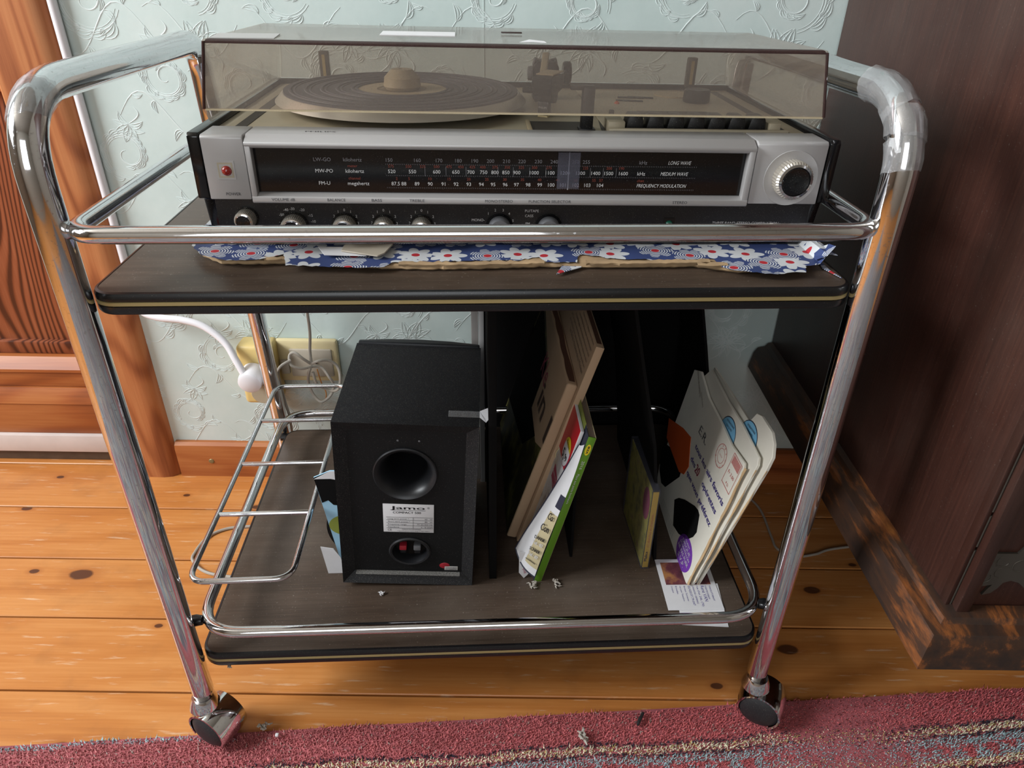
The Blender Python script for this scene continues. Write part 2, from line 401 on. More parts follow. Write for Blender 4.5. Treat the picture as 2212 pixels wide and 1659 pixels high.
def floral():
    m = NT('floral_paper'); vec = m.coord((30, 30, 30))
    vo = m.n('TexVoronoi', _voronoi_dimensions='2D'); vo.inputs['Scale'].default_value = 1.0; vo.inputs['Randomness'].default_value = 0.45; m.l(vec, vo.inputs['Vector'])
    sub = m.n('VectorMath', _operation='SUBTRACT'); m.l(vec, sub.inputs[0]); m.l(vo.outputs['Position'], sub.inputs[1])
    sp = m.n('SeparateXYZ'); m.l(sub.outputs[0], sp.inputs[0])
    ang = m.math('ARCTAN2', sp.outputs[1], sp.outputs[0]); ln = m.n('VectorMath', _operation='LENGTH')
    fl2 = m.n('CombineXYZ'); m.l(sp.outputs[0], fl2.inputs[0]); m.l(sp.outputs[1], fl2.inputs[1]); m.l(fl2.outputs[0], ln.inputs[0])
    d = ln.outputs['Value']
    pet = m.math('ABSOLUTE', m.math('COSINE', m.math('MULTIPLY', ang, 3.5)))
    rad = m.math('ADD', 0.34, m.math('MULTIPLY', pet, 0.24))
    inp = m.math('LESS_THAN', d, rad)
    cc = m.mix(inp, srgb('34426f'), srgb('c6c8ca'))
    # every second flower is only drawn in outline stripes
    rnd = m.n('SeparateColor'); m.l(vo.outputs['Color'], rnd.inputs[0])
    strp = m.math('LESS_THAN', m.math('FRACT', m.math('MULTIPLY', d, 13)), 0.5)
    blue = m.math('MULTIPLY', m.math('MULTIPLY', strp, inp), m.math('GREATER_THAN', rnd.outputs[0], 0.6))
    cc = m.mix(blue, cc, srgb('34426f')); cc = m.mix(m.math('LESS_THAN', d, 0.125), cc, srgb('b02a34'))
    return m.set(cc, 0.6)
M['floral'] = floral()

# ================================================================== THE ROOM
RX0, RX1, RY0, RY1, RZ = -2.6, 1.9, -2.0, 1.139, 2.85
def struct(name, mb, m, parent=None, **k):
    o = mb.build(name, m, parent, **k)
    if parent is None: o['kind'] = 'structure'
    return o
# floor: sub-floor with one object for every board
fl = struct('floor', MB().box(RX0, RX1, RY0, 1.30, -0.06, -0.022), M['dark_gap'])
joints = [1.205 - 0.0]; y = 1.026
js = [1.30, 1.157, 1.026, 0.895, 0.769, 0.640]
while js[-1] > RY0: js.append(js[-1] - 0.128)
k = 0
bm_cache = {}
for a, b in zip(js[:-1], js[1:]):
    wdt = round(a - b - 0.003, 4)
    if wdt not in bm_cache:
        t = MB().box(RX0, RX1, -wdt/2, wdt/2, -0.022, 0.0, bev=0.0012, seg=1)
        o = t.build('plank', M['floor'], fl); bm_cache[wdt] = o.data
    else:
        o = bpy.data.objects.new('plank', bm_cache[wdt]); COL.objects.link(o); o.parent = fl
    o.location = (0, (a+b)/2, 0)

# back wall: papered part, door opening on the left (x < -0.72)
wb = MB()
wb.box(-0.70, RX1, RY1, RY1+0.12, 0, RZ)
wb.box(RX0, -0.70, RY1, RY1+0.12, 2.05, RZ); wb.box(RX0, -1.52, RY1, RY1+0.12, 0, 2.05)
wall_back = struct('wall_back', wb, M['wallpaper'])
struct('wall_outer', MB().box(-1.52, -0.70, 1.245, 1.30, 0, 2.05), M['dark_gap'])
# embossed scrolls of the wallpaper: low ridges, their caught light put into a paler colour
def relief():
    rb = random.Random(3); V = []; F = []; yb = RY1 - 0.0002
    def stroke(pts, wd, hh):
        n = len(pts)
        if n < 2: return
        b = len(V)
        for i, (x, z) in enumerate(pts):
            a = pts[max(i-1, 0)]; c = pts[min(i+1, n-1)]
            tx, tz = c[0]-a[0], c[1]-a[1]; L = math.hypot(tx, tz) or 1
            nx, nz = -tz/L, tx/L; q = math.sin(PI*(0.06 + 0.88*i/(n-1)))**0.6
            w_ = wd*q*0.5
            V.append((x-nx*w_, yb+0.0003, z-nz*w_)); V.append((x, yb-hh*q, z)); V.append((x+nx*w_, yb+0.0003, z+nz*w_))
        for i in range(n-1):
            for k2 in (0, 1): F.append((b+i*3+k2, b+i*3+k2+1, b+i*3+k2+4, b+i*3+k2+3))
    def leaf(x, z, a, L, curl):
        # two outer lines and a mid vein of an acanthus lobe
        for s_ in (-1, 0, 1):
            pts = []
            for i in range(8):
                t = i/7; th = a + curl*t*t*1.6 + s_*0.45*(1-t)
                r = L*t; off = s_*0.20*L*math.sin(PI*t)
                pts.append((x + r*math.cos(a+curl*t) - off*math.sin(a+curl*t), z + r*math.sin(a+curl*t) + off*math.cos(a+curl*t)))
            stroke(pts, 0.0016, 0.0006)
    def scroll(cx, cz, R, a0, dr, turns=1.45):
        pts = []; n = 44
        for i in range(n):
            t = i/(n-1); r = R*(1-0.86*t); a = a0 + dr*turns*2*PI*t
            pts.append((cx + r*math.cos(a), cz + r*math.sin(a)))
        stroke(pts, 0.0030, 0.0008)
        stroke([(cx+(x-cx)*0.90, cz+(z-cz)*0.90) for x, z in pts[:30]], 0.0015, 0.0005)
        for i in range(2, 30, 2):
            x, z = pts[i]; t = i/(n-1); a = a0 + dr*turns*2*PI*t
            leaf(x, z, a + dr*0.7, R*(0.62-0.42*t)*rb.uniform(0.8, 1.15), dr*1.1)
        for i in range(4, 22, 4):
            x, z = pts[i]; a = a0 + dr*turns*2*PI*i/(n-1)
            leaf(x, z, a + PI - dr*0.9, R*0.20, -dr*0.9)
    def spray(cx, cz, a, R):
        for k2 in range(-3, 4):
            leaf(cx, cz, a + k2*0.36, R*(1-0.09*abs(k2)), 0.35*k2)
        stroke([(cx - math.cos(a)*R*0.9*t + 0.012*math.sin(3*t), cz - math.sin(a)*R*0.9*t) for t in [i/9 for i in range(10)]], 0.0026, 0.0007)
    px, pz = 0.140, 0.190
    for ix in range(-1, 13):
        for iz in range(0, 9):
            cx = -0.60 + ix*px + (0.5*px if iz % 2 else 0); cz = 0.14 + iz*pz*0.62
            if cx < -0.63 or cx > 1.0: continue
            d_ = 1 if (ix + iz) % 2 else -1
            scroll(cx + rb.uniform(-.014, .014), cz + rb.uniform(-.012, .012), rb.uniform(.030, .048), rb.uniform(-1.0, 1.0) + (PI/2 if iz % 2 else -PI/3), d_)
            spray(cx + 0.078*d_, cz + 0.045, PI/2 + 0.5*d_, 0.040)
            x_, z_ = cx - 0.07*d_, cz - 0.05; stroke([(x_ + 0.13*t*d_, z_ + 0.035*math.sin(5.5*t + ix)) for t in [i/15 for i in range(16)]], 0.0024, 0.0006)
            for t in (.2, .45, .7, .9): leaf(x_ + 0.13*t*d_, z_ + 0.035*math.sin(5.5*t + ix), rb.uniform(0, 6.3), rb.uniform(.014, .024), rb.choice((-1, 1)))
            if (ix*3+iz) % 2: spray(cx - 0.06*d_, cz - 0.062, -PI/2 - 0.4*d_, 0.030)
    me = bpy.data.meshes.new('embossing'); me.from_pydata(V, [], F); me.materials.append(M['wallpaper_raised']); me.shade_smooth()
    o = bpy.data.objects.new('embossing', me); COL.objects.link(o); o.parent = wall_back; o['kind'] = 'stuff'
    # torn spots where the paper has flaked off
    tb = MB()
    for x, z, s_ in ((-0.545, 0.475, .006), (-0.535, 0.46, .010), (-0.52, 0.453, .006), (-0.50, 0.60, .004), (-0.26, 0.19, .003), (-0.47, 0.565, .003), (-0.44, 0.63, .003)):
        pts = [(x + s_*math.cos(a)*rb.uniform(.3, .7), z + s_*math.sin(a)*rb.uniform(.8, 1.6)) for a in [i*PI/4 for i in range(8)]]
        tb.prism(pts, RY1-0.0006, RY1+0.0002, 'y')
    tb.build('flaked_spot', M['card'], wall_back)
    sm = MB()
    for x in (-0.048, ): sm.box(x, x+0.0012, RY1-0.0005, RY1, 0.08, 1.6)
    sm.build('paper_seam', M['wallpaper'], wall_back)
relief()
# other walls: left window opening, and one added behind the camera for fill
wl = MB()
y0_, y1_, z0_, z1_ = -0.55, 0.75, 1.35, 2.65
wl.box(RX0-0.12, RX0, RY0, y0_, 0, RZ); wl.box(RX0-0.12, RX0, y1_, RY1+0.12, 0, RZ)
wl.box(RX0-0.12, RX0, y0_, y1_, 0, z0_); wl.box(RX0-0.12, RX0, y0_, y1_, z1_, RZ)
struct('wall_left', wl, M['plaster'])
wf = MB(); x0_, x1_ = -1.10, 0.40; z0f, z1f = 0.9, 2.2
wf.box(RX0, x0_, RY0-0.12, RY0, 0, RZ); wf.box(x1_, RX1, RY0-0.12, RY0, 0, RZ)
wf.box(x0_, x1_, RY0-0.12, RY0, 0, z0f); wf.box(x0_, x1_, RY0-0.12, RY0, z1f, RZ)
struct('wall_front', wf, M['plaster'])
struct('wall_right', MB().box(RX1, RX1+0.12, RY0, RY1+0.12, 0, RZ), M['plaster'])
struct('ceiling', MB().box(RX0, RX1, RY0, RY1+0.12, RZ, RZ+0.1), M['plaster'])
def window(name, M_, w_, h_):
    e = bpy.data.objects.new(name, None); COL.objects.link(e); e.matrix_world = M_; e['kind'] = 'structure'
    for i in range(2):
        f = MB(); a = -w_/2 + i*w_/2; b = a + w_/2; t = 0.045
        f.box(a, b, 0, 0.05, 0, t, .004); f.box(a, b, 0, 0.05, h_-t, h_, .004); f.box(a, a+t, 0, 0.05, t, h_-t, .004); f.box(b-t, b, 0, 0.05, t, h_-t, .004)
        f.build('window_frame', M['white_paint'], e)
    MB().box(-w_/2-.03, w_/2+.03, -0.10, 0.02, -0.03, 0.0, .004).build('window_sill', M['white_paint'], e)
window('window_1', Matrix.Translation((RX0-0.06, (y0_+y1_)/2, z0_)) @ Matrix.Rotation(PI/2, 4, 'Z'), y1_-y0_, z1_-z0_)
window('fill_window', Matrix.Translation(((x0_+x1_)/2, RY0-0.06, z0f)) @ Matrix.Rotation(PI, 4, 'Z'), x1_-x0_, z1f-z0f)  # unseen window added to go with the fill lamp

# baseboard (left visible piece runs on behind the trolley)
bb = MB().prism([(1.139, 0.0), (1.139, 0.077), (1.132, 0.077), (1.126, 0.072), (1.124, 0.064), (1.124, 0.0)], -0.652, RX1, 'x')
baseb = struct('baseboard_back', bb, M['pine_h'])
for x in (-0.586, 0.10, 0.80):
    s_ = MB().lathe([(0.0, 0.0015), (0.0045, 0.001), (0.0055, 0.0)], 16, Matrix.Translation((x, 1.124, 0.037)) @ Matrix.Rotation(PI/2, 4, 'X'))
    s_.box(x-.0045, x+.0045, 1.1222, 1.1228, 0.0365, 0.0375); s_.build('screw_head', M['brass'], baseb)

# door casing and door leaf
cs = MB().prism([(-0.762, 1.139), (-0.762, 1.128), (-0.755, 1.120), (-0.685, 1.118), (-0.668, 1.121), (-0.659, 1.130), (-0.657, 1.139)], 0, 2.1, 'z')
trim = struct('trim_1', cs, M['pine_v'])
cs2 = MB().box(-0.758, -0.722, 1.139, 1.225, 0, 2.05, .002); cs2.build('door_jamb', M['pine_v'], trim)
MB().prism([(-1.56, 1.139), (-1.56, 1.125), (-1.55, 1.118), (-1.47, 1.118), (-1.46, 1.139)], 0, 2.1, 'z').build('casing_board', M['pine_v'], trim)
door = bpy.data.objects.new('door_1', None); COL.objects.link(door); door.location = (-1.14, 1.2, 0); door['kind'] = 'structure'
def dpart(name, mb, m): mb.xf(Matrix.Translation((1.14, -1.2, 0))); return mb.build(name, m, door)
dpart('door_panel', MB().box(-1.50, -0.722, 1.218, 1.235, 0.20, 2.04), M['pine_red'])
dpart('door_stile', MB().box(-0.80, -0.759, 1.200, 1.235, 0.20, 2.04, .002), M['pine_v'])
dpart('middle_rail', MB().box(-1.50, -0.80, 1.199, 1.235, 0.70, 0.80, .003), M['pine_h'])
dpart('panel_moulding', MB().box(-1.50, -0.80, 1.207, 1.225, 0.226, 0.252, .003), M['pine_red'])
dpart('lower_ledge', MB().prism([(1.235, 0.226), (1.196, 0.226), (1.180, 0.206), (1.180, 0.200), (1.235, 0.200)], -1.50, -0.722, 'x'), M['pine_h'])
dpart('lower_rail', MB().box(-1.50, -0.722, 1.184, 1.235, 0.166, 0.200, .002), M['pine_h'])
dpart('step_moulding', MB().prism([(1.235, 0.166), (1.180, 0.166), (1.172, 0.150), (1.168, 0.136), (1.235, 0.136)], -1.50, -0.722, 'x'), M['pine_h'])
dpart('bottom_rail', MB().box(-1.50, -0.722, 1.170, 1.235, 0.066, 0.136, .002), M['pine_h'])
dpart('threshold', MB().box(-1.50, -0.722, 1.162, 1.240, 0.026, 0.066, .002), M['marble'])
dpart('threshold_strip', MB().box(-1.50, -0.722, 1.172, 1.240, 0.0, 0.026, .001), M['oldbrown'])

# white cable duct beside the casing
tag(MB().tube([(-0.651, 1.131, 0.42), (-0.651, 1.131, 1.2), (-0.651, 1.131, 2.3)], 0.0065, 14).build('cable_duct', M['cable_white']),
    'white round cable duct running up the wall beside the pine door casing', 'pipe')

# ---------------------------------------------------------------- wall socket, plug and wires
so = thing('wall_socket', 'cream double wall socket on the wallpaper behind the left rear leg of the trolley', 'socket', Matrix.Translation((-0.40, RY1, 0.26)))
def sp(name, mb, m, par=so): mb.xf(Matrix.Translation((0.40, -RY1, -0.26))); return mb.build(name, m, par)
sp('back_plate', MB().box(-0.424, -0.312, 1.124, 1.1385, 0.222, 0.306, .006), M['cream'])
sp('cover_plate', MB().box(-0.398, -0.322, 1.1205, 1.126, 0.234, 0.290, .003), M['greyplate'])
sp('switch_rocker', MB().box(-0.4155, -0.4005, 1.119, 1.126, 0.240, 0.268, .002), M['greyplate'])
sp('screw', MB().lathe([(0, .001), (.002, .001), (.003, 0)], 12, Matrix.Translation((-0.352, 1.1200, 0.264)) @ Matrix.Rotation(PI/2, 4, 'X')), M['ink'])
sk = MB().box(-0.482, -0.418, 1.095, 1.138, 0.190, 0.308, .008, seg=3)
sk = sp('socket_block', sk, M['creamy'])
for z in (0.212, ):
    mb = MB().lathe([(0.019, 0.001), (0.020, 0.0), (0.0, -0.0005)][::-1], 24, Matrix.Translation((-0.448, 1.0948, z)) @ Matrix.Rotation(PI/2, 4, 'X'))
    mb.xf(Matrix.Translation((0.40, -RY1, -0.26))); mb.build('socket_cup', M['deck'], sk)
pc = thing('power_plug', 'round white plug with a thick white cable pushed into the cream socket', 'plug', Matrix.Translation((-0.455, 1.09, 0.258)))
mb = MB().lathe([(0.0, 0.036), (0.015, 0.036), (0.0195, 0.033), (0.021, 0.026), (0.021, 0.0), (0.0, 0.0)][::-1], 32, Matrix.Translation((-0.455, 1.096, 0.256)) @ Matrix.Rotation(PI/2+0.12, 4, 'X'))
mb.xf(Matrix.Translation((0.455, -1.09, -0.258))); mb.build('plug_body', M['cable_white'], pc)
cab = spline([(-0.651, 1.129, 0.425), (-0.650, 1.126, 0.39), (-0.638, 1.118, 0.362), (-0.608, 1.110, 0.354), (-0.564, 1.105, 0.352), (-0.527, 1.10, 0.342), (-0.494, 1.09, 0.318), (-0.476, 1.078, 0.290), (-0.464, 1.070, 0.268)])
mb = MB().tube(cab, 0.0062, 14); mb.xf(Matrix.Translation((0.455, -1.09, -0.258))); mb.build('cable', M['cable_white'], pc)
# flat grey cable tied into a bow
cb = thing('knotted_cable', 'flat grey twin cable tied in a loose bow hanging in front of the socket', 'cable', Matrix.Translation((-0.352, 1.085, 0.30)))
def flat(pts, y0=1.092, wob=0.006): return spline([(x, y0 - wob*math.sin(i*1.7), z) for i, (x, z) in enumerate(pts)], 6)
for pts in ([(-0.343, 0.62), (-0.343, 0.40), (-0.346, 0.34), (-0.352, 0.30), (-0.350, 0.276)],
            [(-0.350, 0.276), (-0.362, 0.290), (-0.378, 0.298), (-0.389, 0.290), (-0.386, 0.276), (-0.368, 0.270), (-0.350, 0.270), (-0.335, 0.268), (-0.322, 0.255), (-0.316, 0.238), (-0.322, 0.218), (-0.330, 0.207), (-0.342, 0.203), (-0.356, 0.214), (-0.363, 0.235), (-0.358, 0.258), (-0.352, 0.272)],
            [(-0.352, 0.276), (-0.338, 0.286), (-0.322, 0.284), (-0.308, 0.270), (-0.303, 0.250), (-0.308, 0.230), (-0.322, 0.220), (-0.336, 0.226), (-0.345, 0.240), (-0.350, 0.262)],
            [(-0.386, 0.284), (-0.402, 0.276), (-0.413, 0.258), (-0.414, 0.232), (-0.408, 0.200), (-0.404, 0.170), (-0.408, 0.120), (-0.41, 0.02)]):
    mb = MB().tube(flat(pts), 0.0026, 8); mb.xf(Matrix.Translation((0.352, -1.085, -0.30))); mb.build('cable_run', M['cable_grey'], cb)
tag(MB().tube(flat([(-0.345, 0.262), (-0.341, 0.235), (-0.335, 0.215), (-0.337, 0.200)], 1.10, 0), 0.0011, 6).build('loose_wire', M['copper']), 'thin orange wire hanging beside the bow of grey cable', 'wire')
tag(MB().tube(spline([(-0.40, 0.985, .003), (-0.474, 0.977, .003), (-0.51, 0.970, .003), (-0.535, 0.949, .003), (-0.543, 0.911, .003), (-0.538, 0.889, .003), (-0.50, 0.862, .003), (-0.42, 0.85, .003)], 8), 0.0026, 8).build('floor_cable', M['cable_grey']),
    'grey cable looping over the pine boards under the wire bottle rack', 'cable')
tag(MB().tube(spline([(0.44, 1.11, .003), (0.470, 1.05, .003), (0.47, 0.97, .003), (0.471, 0.94, .003), (0.495, 0.921, .003), (0.534, 0.927, .003), (0.571, 0.941, .003), (0.68, 0.96, .003)], 8), 0.0022, 8).build('floor_cable', M['cable_grey']),
    'thin brown-grey cable on the dark floor going under the cabinet', 'cable')

# ---------------------------------------------------------------- dark cabinet on the right
cb = thing('cabinet', 'tall dark mahogany cabinet with worn plinth moulding, right of the trolley', 'cabinet', Matrix.Translation((0.9, 0.8, 0)))
def cp(name, mb, m, par=None): mb.xf(Matrix.Translation((-0.9, -0.8, 0))); return mb.build(name, m, par or cb)
cp('side_panel', MB().box(0.460, 0.478, 0.545, 1.134, 0.29, 1.35, .0015), M['mahog'])
cp('carcass', MB().box(0.478, 1.32, 0.556, 1.134, 0.29, 1.35), M['mahog'])
cp('front_post', MB().box(0.4595, 0.4645, 0.533, 0.545, 0.29, 1.35, .001), M['mahog'])
cp('door_stile', MB().box(0.4665, 0.4815, 0.524, 0.5445, 0.284, 1.34, .0025), M['mahog'])
dp = cp('door_panel', MB().box(0.4815, 1.10, 0.533, 0.5445, 0.284, 1.34), M['mahog'])
cp('base_mould', MB().prism([(0.560, 0.262), (0.535, 0.262), (0.512, 0.268), (0.510, 0.278), (0.525, 0.284), (0.56, 0.290)], 0.455, 1.33, 'x'), M['mahog_x'])
pl = [(0.0, 0.0), (-0.036, 0.0), (-0.041, 0.006), (-0.036, 0.040), (-0.030, 0.052), (-0.018, 0.055), (-0.014, 0.062), (0.0, 0.066)]
mb = MB(); pr = [(0.462, 1.134, 0.5), (0.462, 0.527, 0.5), (1.33, 0.527, 0.5)]
vs = []; fs = []
ring = [((0.466, 1.130), (1, 0)), ((0.466, 0.532), (1, 1)), ((1.33, 0.532), (0, 1))]
for (x, y), (mx, my) in ring:
    for (o_, z) in pl: vs.append((x + o_*mx, y + o_*my, 0.258 + z*0.85))
n_ = len(pl)
for i in range(2):
    for q in range(n_-1): fs.append((i*n_+q, i*n_+q+1, (i+1)*n_+q+1, (i+1)*n_+q))
    fs.append((i*n_+n_-1, i*n_, (i+1)*n_, (i+1)*n_+n_-1))
fs.append(tuple(range(n_))); fs.append(tuple(2*n_+q for q in range(n_))[::-1])
mb.add(vs, fs); cp('plinth', mb, M['plinth'])
cp('bottom_board', MB().box(0.455, 1.33, 0.535, 1.134, 0.268, 0.290), M['mahog_x'])
cp('top_board', MB().box(0.44, 1.35, 0.51, 1.136, 1.35, 1.38, .004), M['mahog_x'])
for x, y in ((0.54, 0.62), (1.25, 0.62), (0.54, 1.08), (1.25, 1.08)):
    cp('leg', MB().lathe([(0.016, 0), (0.018, 0.02), (0.026, 0.12), (0.03, 0.20), (0.03, 0.268)], 20, Matrix.Translation((x+0.25*(x<1), y, 0))), M['mahog'])
# ornate iron hinge plate
def ornate():
    bm_ = MB()
    oy = 0.5318
    pts = [(0.473, 0.344), (0.473, 0.389), (0.507, 0.389)]
    pts += [(0.510, 0.395), (0.512, 0.402), (0.518, 0.406), (0.524, 0.402), (0.524, 0.395), (0.53, 0.392), (0.56, 0.392), (0.566, 0.367), (0.56, 0.342)]
    pts += [(0.530, 0.342), (0.522, 0.349), (0.513, 0.352), (0.506, 0.349), (0.503, 0.341), (0.498, 0.334), (0.490, 0.331), (0.493, 0.340), (0.496, 0.346), (0.488, 0.344)]
    bm_.prism(pts, oy-0.0016, oy+0.001, 'y'); return bm_
hp = cp('hinge_plate', ornate(), M['iron'])
mb = MB()
for (cx, cz, r_, a0, a1) in ((0.483, 0.372, .008, 0, 4), (0.497, 0.378, .008, 2, 6), (0.486, 0.356, .007, 3, 7), (0.500, 0.362, .009, 1, 5), (0.515, 0.372, .010, 0, 5), (0.535, 0.368, .012, 0, 6)):
    mb.tube([(cx + r_*math.cos(a0+(a1-a0)*t/14)*(1-t/40), oyy, cz + r_*math.sin(a0+(a1-a0)*t/14)*(1-t/40)) for t in range(15) for oyy in (0.5302,)], 0.0006, 6)
cp('scroll_engraving', mb, M['iron'], hp).parent = hp
for z0, z1 in ((0.31, 0.39), (0.395, 0.435), (0.44, 0.56)):
    cp('hinge_knuckle', MB().tube([(0.4650, 0.535, z0), (0.4650, 0.535, z1)], 0.0022, 10), M['iron'])

# ---------------------------------------------------------------- rug
def rug():
    e = thing('rug', 'worn oriental rug with red border, cream and blue bands, along the front', 'rug', Matrix.Translation((0, 0.6, 0)))
    A = math.atan2(0.653-0.607, 0.592-0.003); ca, sa = math.cos(A), math.sin(A)
    # rug coordinates: s along the edge, t away from it towards the camera
    def P(s_, t_): return (0.003 + s_*ca + t_*sa, 0.607 + s_*sa - t_*ca)
    L0, L1 = -1.15, 1.35
    mb = MB(); q = [P(L0, 0.004), P(L1, 0.004), P(L1, 1.9), P(L0, 1.9)]
    mb.prism([(x, y-0.6) for x, y in q], 0.0008, 0.0045, 'z')
    base = mb.build('backing', M['rugback'], e)
    q = [P(L0, 0.002), P(L1, 0.002), P(L1, 0.165), P(L0, 0.165)]
    MB().prism([(x, y-0.6) for x, y in q], 0.0030, 0.0050, 'z').build('border_backing', M['rugred'], e)
    # pile
    S0, S1, T0, T1 = -0.80, 0.92, 0.0, 0.155
    step = 0.0024
    ss = np.arange(S0, S1, step); tt = np.arange(T0, T1, step)
    SS, TT = np.meshgrid(ss, tt); SS = SS.ravel() + rng.uniform(-.0012, .0012, SS.size); TT = TT.ravel() + rng.uniform(-.0012, .0012, TT.size)
    wav = 0.0022*np.sin(SS*21) + 0.0015*np.sin(SS*57+1)
    worn = np.clip((SS-0.28)/0.12, 0, 1)*np.clip((0.62-SS)/0.15, 0, 1)
    edge = TT + wav + rng.normal(0, 0.0010, TT.size) + worn*rng.normal(0, 0.006, TT.size)
    keep = edge > 0.0005 + 0.0035*(np.sin(SS*9)+1)*0.5
    SS, TT, edge, worn = SS[keep], TT[keep], edge[keep], worn[keep]
    n = SS.size
    cols = np.zeros(n, int)     # 0 red 1 navy 2 cream 3 blue 4 ochre
    cols[:] = 0
    cols[(edge > 0.049)] = 1; cols[(edge > 0.0535)] = 2; cols[(edge > 0.0635)] = 1; cols[(edge > 0.068)] = 3
    zz = (np.abs(((SS/0.030) % 1)-0.5)*2)
    mot = (edge > 0.079) & (edge < 0.079 + 0.014*np.clip(1.5*zz-0.2, 0, 1)+0.004*np.sin(SS*150)); cols[mot] = 0
    cols[(edge > 0.098)] = 2; cols[(edge > 0.108)] = 1; cols[edge > 0.112] = 0
    blueedge = (SS < -0.36) & (SS > -0.72) & (edge < 0.010) & (rng.random(n) < np.clip((-0.30-SS)*5, 0, 0.85)); cols[blueedge] = 3
    och = (cols == 2) & (rng.random(n) < 0.18 + 0.3*worn); cols[och] = 4
    pal = np.array([srgb('cc6a6c')[:3], srgb('34343f')[:3], srgb('e6dcc0')[:3], srgb('a3bcc0')[:3], srgb('cdb678')[:3]])
    c = pal[cols]
    fade = np.clip((0.35-SS)/0.9, 0, 1)          # left end is greyer and faded
    g = np.array(srgb('b98684')[:3])
    red = (cols == 0)[:, None]
    c = np.where(red, c*(1-0.55*fade[:, None]) + g*0.55*fade[:, None], c)
    c = c * rng.normal(1, 0.17, n)[:, None]; c = np.clip(c, 0.01, 1)
    dusty = rng.random(n) < 0.04; c[dusty] = srgb('b0a39a')[:3]
    x = 0.003 + SS*ca + TT*sa; y = 0.607 + SS*sa - TT*ca - 0.6
    hgt = rng.uniform(0.005, 0.0085, n)*(1-0.45*worn); hgt[edge < 0.004] *= 0.7
    ax = rng.normal(0, 0.0022, n) + 0.0012; ay = rng.normal(0.0, 0.0022, n) - 0.001
    th = rng.uniform(0, 2*PI, n); rr = 0.00125
    V = np.zeros((n, 4, 3)); 
    for k2 in range(3):
        V[:, k2, 0] = x + rr*np.cos(th + k2*2.094); V[:, k2, 1] = y + rr*np.sin(th + k2*2.094); V[:, k2, 2] = 0.003
    V[:, 3, 0] = x + ax; V[:, 3, 1] = y + ay; V[:, 3, 2] = 0.003 + hgt
    idx = np.arange(n)*4
    F = np.stack([np.stack([idx+a, idx+b, idx+3], 1) for a, b in ((0, 1), (1, 2), (2, 0))], 1).reshape(-1, 3)
    me = bpy.data.meshes.new('pile'); me.vertices.add(n*4); me.vertices.foreach_set('co', V.reshape(-1))
    me.loops.add(F.size); me.loops.foreach_set('vertex_index', F.reshape(-1))
    me.polygons.add(len(F)); me.polygons.foreach_set('loop_start', np.arange(len(F))*3); me.polygons.foreach_set('loop_total', np.full(len(F), 3))
    me.update(calc_edges=True)
    at = me.color_attributes.new('pilecolour', 'FLOAT_COLOR', 'POINT')
    cc = np.ones((n, 4, 4)); cc[:, :, :3] = c[:, None, :]
    at.data.foreach_set('color', cc.reshape(-1))
    me.materials.append(M['pile']); o = bpy.data.objects.new('pile', me); COL.objects.link(o); o.parent = e; o['kind'] = 'stuff'
m = NT('wool_pile'); a = m.n('VertexColor'); a.layer_name = 'pilecolour'; M['pile'] = m.set(a.outputs[0], 0.9, spec=0.15)
def rugm():
    m = NT('rug_ground'); v = m.coord((9, 9, 9)); vo = m.n('TexVoronoi', _voronoi_dimensions='2D', _distance='MANHATTAN'); vo.inputs['Scale'].default_value = 3.0; m.l(v, vo.inputs['Vector'])
    sc_ = m.n('SeparateColor'); m.l(vo.outputs['Color'], sc_.inputs[0])
    cc = m.ramp(sc_.outputs[0], [(0.0, srgb('80878a')), (0.25, srgb('625e62')), (0.45, srgb('9a9082')), (0.62, srgb('807c7c')), (0.85, srgb('86686a'))], 'CONSTANT')
    m.bump(m.noise(m.coord(), 600, 2), 0.7, 0.002); return m.set(cc, 0.95, spec=0.1)
M['rugback'] = rugm(); M['rugred'] = plain('rug_border_ground', '985055', 0.95, var=0.2, scale=90, bump=0.5)
rug()

